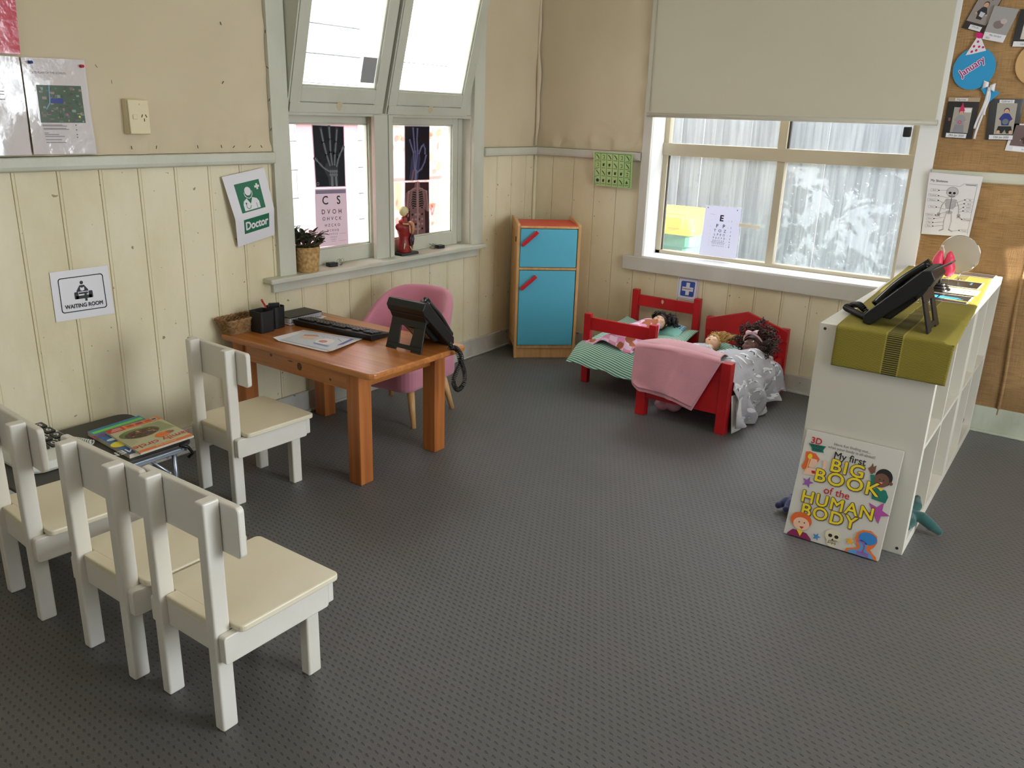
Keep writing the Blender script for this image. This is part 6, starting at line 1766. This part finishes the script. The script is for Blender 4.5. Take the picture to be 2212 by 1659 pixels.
for (u, v, w_, tu, tv, t) in ((.14, .275, .07, .42, .26, 'Skull'), (.13, .360, .09, .44, .385, 'Vertebrae'), (.13, .435, .10, .36, .47, 'Humerus'), (.14, .545, .07, .42, .57, 'Pelvis'), (.13, .675, .09, .48, .60, 'Sternum'), (.13, .735, .07, .43, .70, 'Femur'), (.13, .800, .06, .43, .78, 'Tibia'), (.13, .860, .07, .43, .84, 'Fibula')):
    s.rr(u - w_, v - .020, u + w_, v + .020, .008, GB, 2, .003).text(t, u, v, .026, GI, 3, .003).disc(u + w_ + .02, v, .010, BLACKINK, 3).line([(u + w_ + .02, v), (tu, tv)], .004, GI, 2)
for (u, v, w_, tu, tv, t) in ((.86, .395, .08, .58, .46, 'Rib'), (.86, .455, .08, .54, .53, 'Spine'), (.86, .515, .08, .69, .56, 'Radius'), (.86, .575, .07, .69, .60, 'Ulna'), (.88, .715, .08, .70, .68, 'Phalanges'), (.87, .90, .08, .64, .915, 'Tarsals')):
    s.rr(u - w_, v - .020, u + w_, v + .020, .008, GB, 2, .003).text(t, u, v, .026, GI, 3, .003).disc(u - w_ - .02, v, .010, BLACKINK, 3).line([(u - w_ - .02, v), (tu, tv)], .004, GI, 2)
s.build('skeleton_worksheet', 'My Skeleton worksheet with a drawn skeleton pinned below the balloon', 'worksheet')

# balloon decoration
BB = mat('balloon_card_blue', (40, 150, 204), rough=.55)
cx, cz = 2.392, 1.690; bt = thing('balloon_decoration', 'blue card balloon reading January with a party hat and white ribbon', 'decoration', (cx, -.016, cz))
b = MB(); pts = []
for k in range(40):
    a = 2 * PI * k / 40; r = .086 + .008 * math.cos(a + .9); pts.append((r * math.cos(a), (r + .004) * math.sin(a)))
b.prism(pts, -.003, 0, BB, 'y'); b.prism([(.058, -.075), (.128, -.108), (.092, -.150), (.048, -.092)], -.003, 0, BB, 'y'); b.build('balloon_card', bt)
s = Sheet((-.035, -.0045, .138), (.040, -.0045, .125), (.040, -.0045, .060), (-.045, -.0045, .052), None)
s.poly([(.42, .0), (.56, .0), (1.0, .86), (.7, .93), (.35, 1.0), (.06, 1.02)], WHITE, 1)
for u, v in ((.50, .32), (.36, .58), (.62, .60), (.82, .64), (.32, .86), (.52, .80)): s.disc(u, v, .055, M_(190, 30, 110), 2, .07)
s.disc(.50, -.02, .20, mat('pink_pompom', (206, 28, 110), rough=.9), 2, .16)
s.b.build('party_hat', bt)
s = Sheet((-.070, -.0045, .075), (.070, -.0045, .075), (.070, -.0045, -.065), (-.070, -.0045, -.065), None)
s.text('January', .47, .52, .31, M_(240, 220, 234), 1, .075, -math.radians(38), .85).text('January', .47, .52, .31, M_(140, 40, 120), 3, .014, -math.radians(38), .85)
s.b.build('lettering', bt)
b = MB(); RB_ = mat('white_ribbon', (226, 226, 232), rough=.4)
for s_ in (-1, 1): b.grid(lambda u, v: (.080 + s_ * (.003 + .022 * u), -.006 - .006 * math.sin(PI * u), -.080 + (v - .5) * .018 * (1 + u) - .006 * s_), 5, 5, RB_, thick=.001)
for (x1, L_) in ((.068, .225), (.088, .12), (.060, .18)):
    b.grid(lambda u, v: (.080 + (x1 - .080) * v ** .8 + (u - .5) * .009 + .006 * math.sin(5 * v), -.006 - .003 * math.sin(7 * v + x1 * 90), -.085 - L_ * v), 3, 16, RB_, thick=.0008)
b.build('ribbon', bt)

def snap(name, label, tl, tr, br, bl, paint, base=None, y=-.015, group=None):
    q = lambda p: (p[0], y, p[1]); s = Sheet(q(tl), q(tr), q(br), q(bl), base or mat('glossy_photo_black', (34, 31, 32), rough=.2, coat=.4), nu=4, nv=4)
    paint(s); return s.build(name, label, 'photo')
PBG = M_(150, 142, 134); FACE = M_(214, 168, 138); HR = M_(60, 42, 34)
def kid(s, u, v, k, shirt, hairc=HR, L=4, shirt2=None, legs=None):
    s.disc(u, v, .068 * k, hairc, L, .075 * k).disc(u, v + .020 * k, .056 * k, FACE, L + 1, .062 * k).poly([(u - .12 * k, v + .10 * k), (u - .05 * k, v + .07 * k), (u + .05 * k, v + .07 * k), (u + .12 * k, v + .10 * k), (u + .24 * k, v + .24 * k), (u + .15 * k, v + .27 * k), (u + .12 * k, v + .40 * k), (u - .12 * k, v + .40 * k), (u - .15 * k, v + .27 * k), (u - .24 * k, v + .24 * k)], shirt, L + 1)
    s.disc(u - .028 * k / 1, v + .015 * k, .007 * k, HR, L + 2).disc(u + .028 * k, v + .015 * k, .007 * k, HR, L + 2).disc(u, v + .046 * k, .016 * k, M_(170, 90, 84), L + 2, .005)
    s.disc(u - .23 * k, v + .26 * k, .022 * k, FACE, L + 2).disc(u + .23 * k, v + .26 * k, .022 * k, FACE, L + 2)
def ph1(s):
    s.rect(.0, .0, 1, .10, M_(178, 156, 130), 1).rect(.22, .02, .62, .085, WHITE, 2).text('Harriet', .42, .053, .075, BLACKINK, 3)
    s.rect(.24, .24, .82, .86, M_(168, 160, 150), 1).rect(.55, .26, .80, .36, WHITE, 2).poly([(.10, .5), (.18, .5), (.18, .58), (.12, .58)], M_(120, 90, 80), 2)
    kid(s, .50, .36, .85, M_(150, 148, 156), M_(84, 66, 60)); s.poly([(.49, .12), (.60, .33), (.40, .34)], M_(196, 36, 90), 7); s.disc(.50, .60, .045, M_(206, 80, 96), 8).disc(.50, .60, .022, M_(150, 148, 156), 9)
    s.poly([(.36, .66), (.64, .66), (.68, .86), (.32, .86)], M_(140, 138, 146), 6).rect(.13, .88, .80, .985, WHITE, 3).text('29th Jan 2020', .465, .932, .072, BLACKINK, 4, .004, sx=.92)
def ph2(s):
    s.rect(.25, .10, .84, .86, M_(170, 164, 152), 1).rect(.30, .02, .74, .10, WHITE, 2).text('Gabriel S', .52, .060, .070, BLACKINK, 3, sx=.95)
    kid(s, .56, .28, .90, M_(38, 54, 128), M_(40, 34, 34)); s.disc(.56, .55, .075, M_(110, 116, 124), 7, .07).poly([(.36, .66), (.76, .66), (.82, .82), (.64, .84), (.58, .74), (.50, .84), (.32, .80)], M_(30, 32, 36), 6)
    s.disc(.38, .80, .04, FACE, 7).disc(.76, .80, .04, FACE, 7).rect(.11, .88, .86, .985, WHITE, 3).text('10th Jan 2020', .49, .932, .072, BLACKINK, 4, .004, sx=.92)
snap('photo_card', 'photo card reading Harriet and 29th Jan 2020 with a child in a pink hat', (2.315, 1.560), (2.446, 1.560), (2.443, 1.378), (2.315, 1.381), ph1)
snap('photo_card', 'photo card dated 10th Jan 2020 with a seated child in a blue shirt', (2.484, 1.556), (2.618, 1.556), (2.624, 1.380), (2.498, 1.378), ph2)
def ph3(s):
    s.rect(.03, .02, .97, .98, M_(150, 140, 134), 1).rect(.0, .80, 1, 1, M_(46, 36, 30), 2); kid(s, .50, .30, 1.0, M_(34, 34, 38), M_(70, 46, 38)); s.poly([(.50, .10), (.70, .0), (.66, .20)], M_(60, 84, 150), 8).poly([(.42, .50), (.66, .52), (.62, .64), (.44, .62)], M_(196, 196, 206), 8)
    s.rect(.30, .86, .86, .98, WHITE, 4).text('27th Jan', .58, .90, .06, BLACKINK, 5)
snap('photo_card', 'tilted photo card of a child in a dark top and blue party hat, top right', (2.372, 2.010), (2.462, 1.985), (2.402, 1.832), (2.314, 1.858), ph3, y=-.014)
def ph4(s):
    s.rect(.0, .0, 1, .78, M_(160, 156, 154), 1).disc(.45, .52, .16, M_(126, 112, 108), 2, .12).disc(.62, .40, .10, M_(190, 176, 168), 3, .08).rect(.0, .78, 1, 1, WHITE, 2).text('Milla 13th April', .52, .85, .075, BLACKINK, 3, sx=.85).text('2021', .22, .94, .075, BLACKINK, 3)
snap('photo_card', 'pale glossy photo card with a 13th April 2021 caption, hung over the tilted card', (2.432, 1.944), (2.531, 1.925), (2.493, 1.790), (2.408, 1.808), ph4, y=-.024, base=mat('glossy_photo_grey', (150, 146, 144), rough=.1, coat=.6, bump=.2, bscale=30))
def ph5(s):
    s.rect(.22, .10, .9, .80, M_(206, 200, 190), 1); kid(s, .58, .40, .9, M_(96, 60, 50)); s.rect(.05, .86, .8, 1, WHITE, 3).text('1st Feb', .40, .93, .08, BLACKINK, 4)
snap('photo_card', 'black framed photo card cut off by the right picture edge, level with the pale card', (2.535, 1.925), (2.66, 1.925), (2.655, 1.770), (2.525, 1.775), ph5)
def ph6(s):
    s.rect(.08, .05, .95, .8, M_(110, 90, 88), 1); kid(s, .55, .35, .9, M_(60, 50, 56)); s.rect(.2, .84, .9, .97, M_(240, 240, 244), 3).text('3rd Feb', .55, .905, .07, BLACKINK, 4)
snap('photo_card', 'lowest photo card, white bordered, cut by the right picture edge', (2.600, 1.452), (2.735, 1.452), (2.725, 1.325), (2.585, 1.335), ph6, base=WHITE)
b = MB(); T = Matrix.Translation((2.640, -.014, 1.705)); b.prism([(.082 * math.cos(a), .090 * math.sin(a)) for a in [q * PI / 16 for q in range(32)]], -.003, 0, mat('tan_card', (206, 166, 112), rough=.6), 'y', T)
tag(b.build('round_card'), 'tan round card mostly outside the right picture edge beside the blue balloon', 'decoration')

# window 1: pink backing sheets, x-rays and letter chart on the glass
PKS = lucent('pink_backlit_sheet', (238, 206, 208), (250, 216, 220), .88, .5); PKS2 = lucent('pink_backlit_poster', (244, 222, 218), (252, 226, 222), .88, .5)
XG = -.0765
s = Sheet((XG - .002, -1.852, 1.356), (XG - .002, -1.462, 1.356), (XG - .002, -1.470, .768), (XG - .002, -1.852, .768), PKS, nu=4, nv=4)
s.build('pink_sheet', 'plain pink backlit sheet over the glass of the lower left window pane', 'sheet')
s = Sheet((XG - .002, -1.240, 1.350), (XG - .002, -.820, 1.345), (XG - .002, -.815, .775), (XG - .002, -1.240, .770), PKS2, nu=4, nv=4)
rnd = random.Random(41); PC = [lucent('poster_%d' % i, c, c, .85, .5) for i, c in enumerate(((248, 206, 196), (250, 228, 200), (240, 210, 232), (246, 200, 196), (252, 236, 230)))]
for k in range(60):
    u = rnd.uniform(.05, .93); v = rnd.uniform(.04, .95); s.disc(u, v, rnd.uniform(.01, .035), rnd.choice(PC), 1 + k % 4, rnd.uniform(.01, .05), 8, rnd.uniform(0, 3))
s.rect(.06, .46, .98, .49, PC[3], 6).rect(.78, .50, .92, .66, PC[4], 6).rect(.76, .72, .95, .95, PC[4], 6).rect(.08, .50, .20, .75, PC[1], 6)
s.build('pink_poster', 'pink backlit poster of blurred drawings over the glass of the lower right pane', 'poster')
def xr(name, label, tl, tr, br, bl, base, paint, border):
    q = lambda p: (XG, p[0], p[1]); s = Sheet(q(tl), q(tr), q(br), q(bl), border, nu=3, nv=3, step=.0004); s.rect(.025, .015, .975, .985, base, 1, 2, 2); paint(s); return s.build(name, label, 'x-ray')
XD = lucent('xray_dark', (40, 44, 50), (22, 26, 32), .6, .2); XD2 = lucent('xray_dark_violet', (44, 36, 50), (28, 16, 30), .6, .2); XD3 = lucent('xray_dark_brown', (72, 46, 44), (72, 40, 44), .6, .3)
XB = lucent('xray_bone', (180, 186, 190), (190, 194, 196), .6, .25); XB_ = lucent('xray_flesh', (96, 102, 108), (88, 94, 100), .6, .25); XV = lucent('xray_bone_violet', (176, 176, 220), (180, 176, 226), .6, .25); XV_ = lucent('xray_flesh_violet', (104, 100, 150), (100, 92, 150), .6, .25)
XP = lucent('xray_bone_pink', (232, 196, 190), (236, 186, 186), .6, .3); XP_ = lucent('xray_flesh_pink', (190, 140, 140), (190, 128, 136), .6, .3); XW = lucent('xray_border', (220, 222, 228), (226, 220, 228), .5, .3)
def hand(s):
    wrist = (.58, .80)
    s.poly([(.44, .97), (.42, .84), (.30, .72), (.36, .62), (.46, .58), (.70, .58), (.76, .66), (.74, .80), (.74, .97)], XB_, 2)
    for (a, b_, c_, d_) in (((.50, .66), (.40, .47), (.32, .27), (.26, .06)), ((.57, .65), (.53, .43), (.53, .22), (.52, .03)), ((.64, .65), (.67, .45), (.72, .26), (.76, .06)), ((.70, .67), (.78, .52), (.87, .42), (.95, .34)), ((.46, .74), (.28, .68), (.14, .60), (.03, .53))):
        s.line([a, b_, c_, d_], .062, XB_, 3)
        for (p, q) in ((a, b_), (b_, c_), (c_, d_)):
            p2 = (p[0] + (q[0] - p[0]) * .08, p[1] + (q[1] - p[1]) * .08); q2 = (p[0] + (q[0] - p[0]) * .92, p[1] + (q[1] - p[1]) * .92)
            s.line([p2, q2], .026, XB, 5); s.disc(p2[0], p2[1], .016, XB, 6, .012, 10); s.disc(q2[0], q2[1], .016, XB, 6, .012, 10)
    for k in range(8): s.disc(.50 + .065 * (k % 4), .74 + .055 * (k // 4), .030, XB, 5, .026, 10)
    s.line([(.54, .84), (.54, .97)], .055, XB, 5).line([(.67, .84), (.68, .97)], .045, XB, 5).text('o', .08, .93, .12, XB, 5, rot=.4)
xr('xray_film', 'grey x-ray film of an open hand on the lower left window pane', (-1.760, 1.351), (-1.556, 1.346), (-1.556, 1.056), (-1.752, 1.062), XD, hand, XW)
def okh(s):
    s.poly([(.18, .97), (.22, .80), (.26, .60), (.34, .46), (.56, .44), (.62, .60), (.56, .80), (.52, .97)], XV_, 2)
    for pts in ([(.34, .48), (.26, .36), (.20, .26)], [(.40, .46), (.36, .24), (.33, .05)], [(.50, .45), (.48, .24), (.50, .06)], [(.56, .50), (.66, .38), (.74, .34), (.80, .42), (.80, .50)], [(.50, .84), (.66, .78), (.78, .66), (.84, .54)]):
        s.line(pts, .055, XV_, 3).line(pts, .024, XV, 4)
        for p in pts: s.disc(p[0], p[1], .020, XV, 5, .016, 10)
    for x in (.34, .42, .50): s.line([(x, .48), (.40 + (x - .42) * .3, .80)], .020, XV, 4)
    s.line([(.34, .82), (.28, .97)], .05, XP_, 5).line([(.44, .82), (.42, .97)], .06, XV, 5)
xr('xray_film', 'violet x-ray film of a hand making an OK sign on the right pane', (-1.128, 1.351), (-.925, 1.351), (-.925, 1.062), (-1.130, 1.066), XD2, okh, XW)
def tors(s):
    s.poly([(.42, .0), (.60, .0), (.62, .10), (.92, .20), (.98, .55), (.86, .55), (.80, .42), (.82, .97), (.18, .97), (.22, .42), (.14, .55), (.03, .55), (.06, .20), (.38, .10)], XP_, 2)
    s.line([(.51, .0), (.51, .97)], .045, XP, 5)
    for k in range(9):
        v = .14 + .042 * k
        for sg in (-1, 1): s.line([(.51 + sg * .04, v), (.51 + sg * .20, v - .020), (.51 + sg * (.26 + .01 * k), v + .045)], .0085, XP, 4)
    for sg in (-1, 1):
        s.poly([(.51 + sg * .06, .16), (.51 + sg * .20, .18), (.51 + sg * .26, .40), (.51 + sg * .20, .50), (.51 + sg * .06, .46)], XD3, 3); s.line([(.51 + sg * .05, .11), (.51 + sg * .34, .17)], .018, XP, 5).line([(.51 + sg * .37, .20), (.51 + sg * .42, .55)], .022, XP, 4).disc(.51 + sg * .36, .19, .03, XP, 5)
    for k in range(16): s.disc(.30 + .13 * (k % 4), .60 + .09 * (k // 4), .030, XP if k % 3 else XD3, 4, .022, 9)
    s.disc(.51, .75, .03, XP, 6)
xr('xray_film', 'brown x-ray film of a chest and ribs below the violet hand film', (-1.130, 1.062), (-.930, 1.056), (-.926, .762), (-1.134, .768), XD3, tors, XW)
q = lambda p: (XG + .001, p[0], p[1])
LCH = lucent('backlit_chart_paper', (226, 224, 232), (240, 232, 238), .30, .4)
s = Sheet(q((-1.757, 1.056)), q((-1.556, 1.050)), q((-1.552, .770)), q((-1.762, .780)), LCH, nu=3, nv=3, step=.0004)
s.rect(.02, .02, .98, .085, lucent('backlit_grey', (160, 158, 176), (160, 156, 178), .5), 1)
s.text('C  S', .50, .205, .205, BLACKINK, 2, .014, sp=1.25).text('D V O H', .50, .400, .112, BLACKINK, 2, .008, sp=1.15).text('O H V C K', .50, .520, .086, BLACKINK, 2, .006, sp=1.12).text('H Z C K O', .51, .635, .068, BLACKINK, 2, .004, sp=1.12).text('N C K H D', .52, .725, .052, BLACKINK, 2, .003, sp=1.12)
s.text('D H O S Z', .53, .790, .040, BLACKINK, 2, .002, sp=1.1).text('V R N D O', .53, .845, .032, BLACKINK, 2, sp=1.1).text('C Z H K S', .53, .885, .026, BLACKINK, 2, sp=1.1).text('O R Z S K', .53, .920, .020, BLACKINK, 2, sp=1.1)
s.line([(.74, .79), (.92, .785)], .004, M_(200, 60, 70), 2).line([(.70, .918), (.92, .914)], .004, M_(200, 60, 70), 2)
s.build('eye_chart', 'backlit letter chart starting with C and S on the lower left window pane', 'chart')

# housing added to go with the ceiling fill lamp, out of view
cl = thing('ceiling_fill_housing', 'added white batten housing of the fill lamp, above the picture', 'light', (2.6, -2.6, 2.75))
b = MB(); b.box(-.8, .8, -.10, .10, -.05, 0, CEIL); b.build('light_housing', cl, bevel=.01)
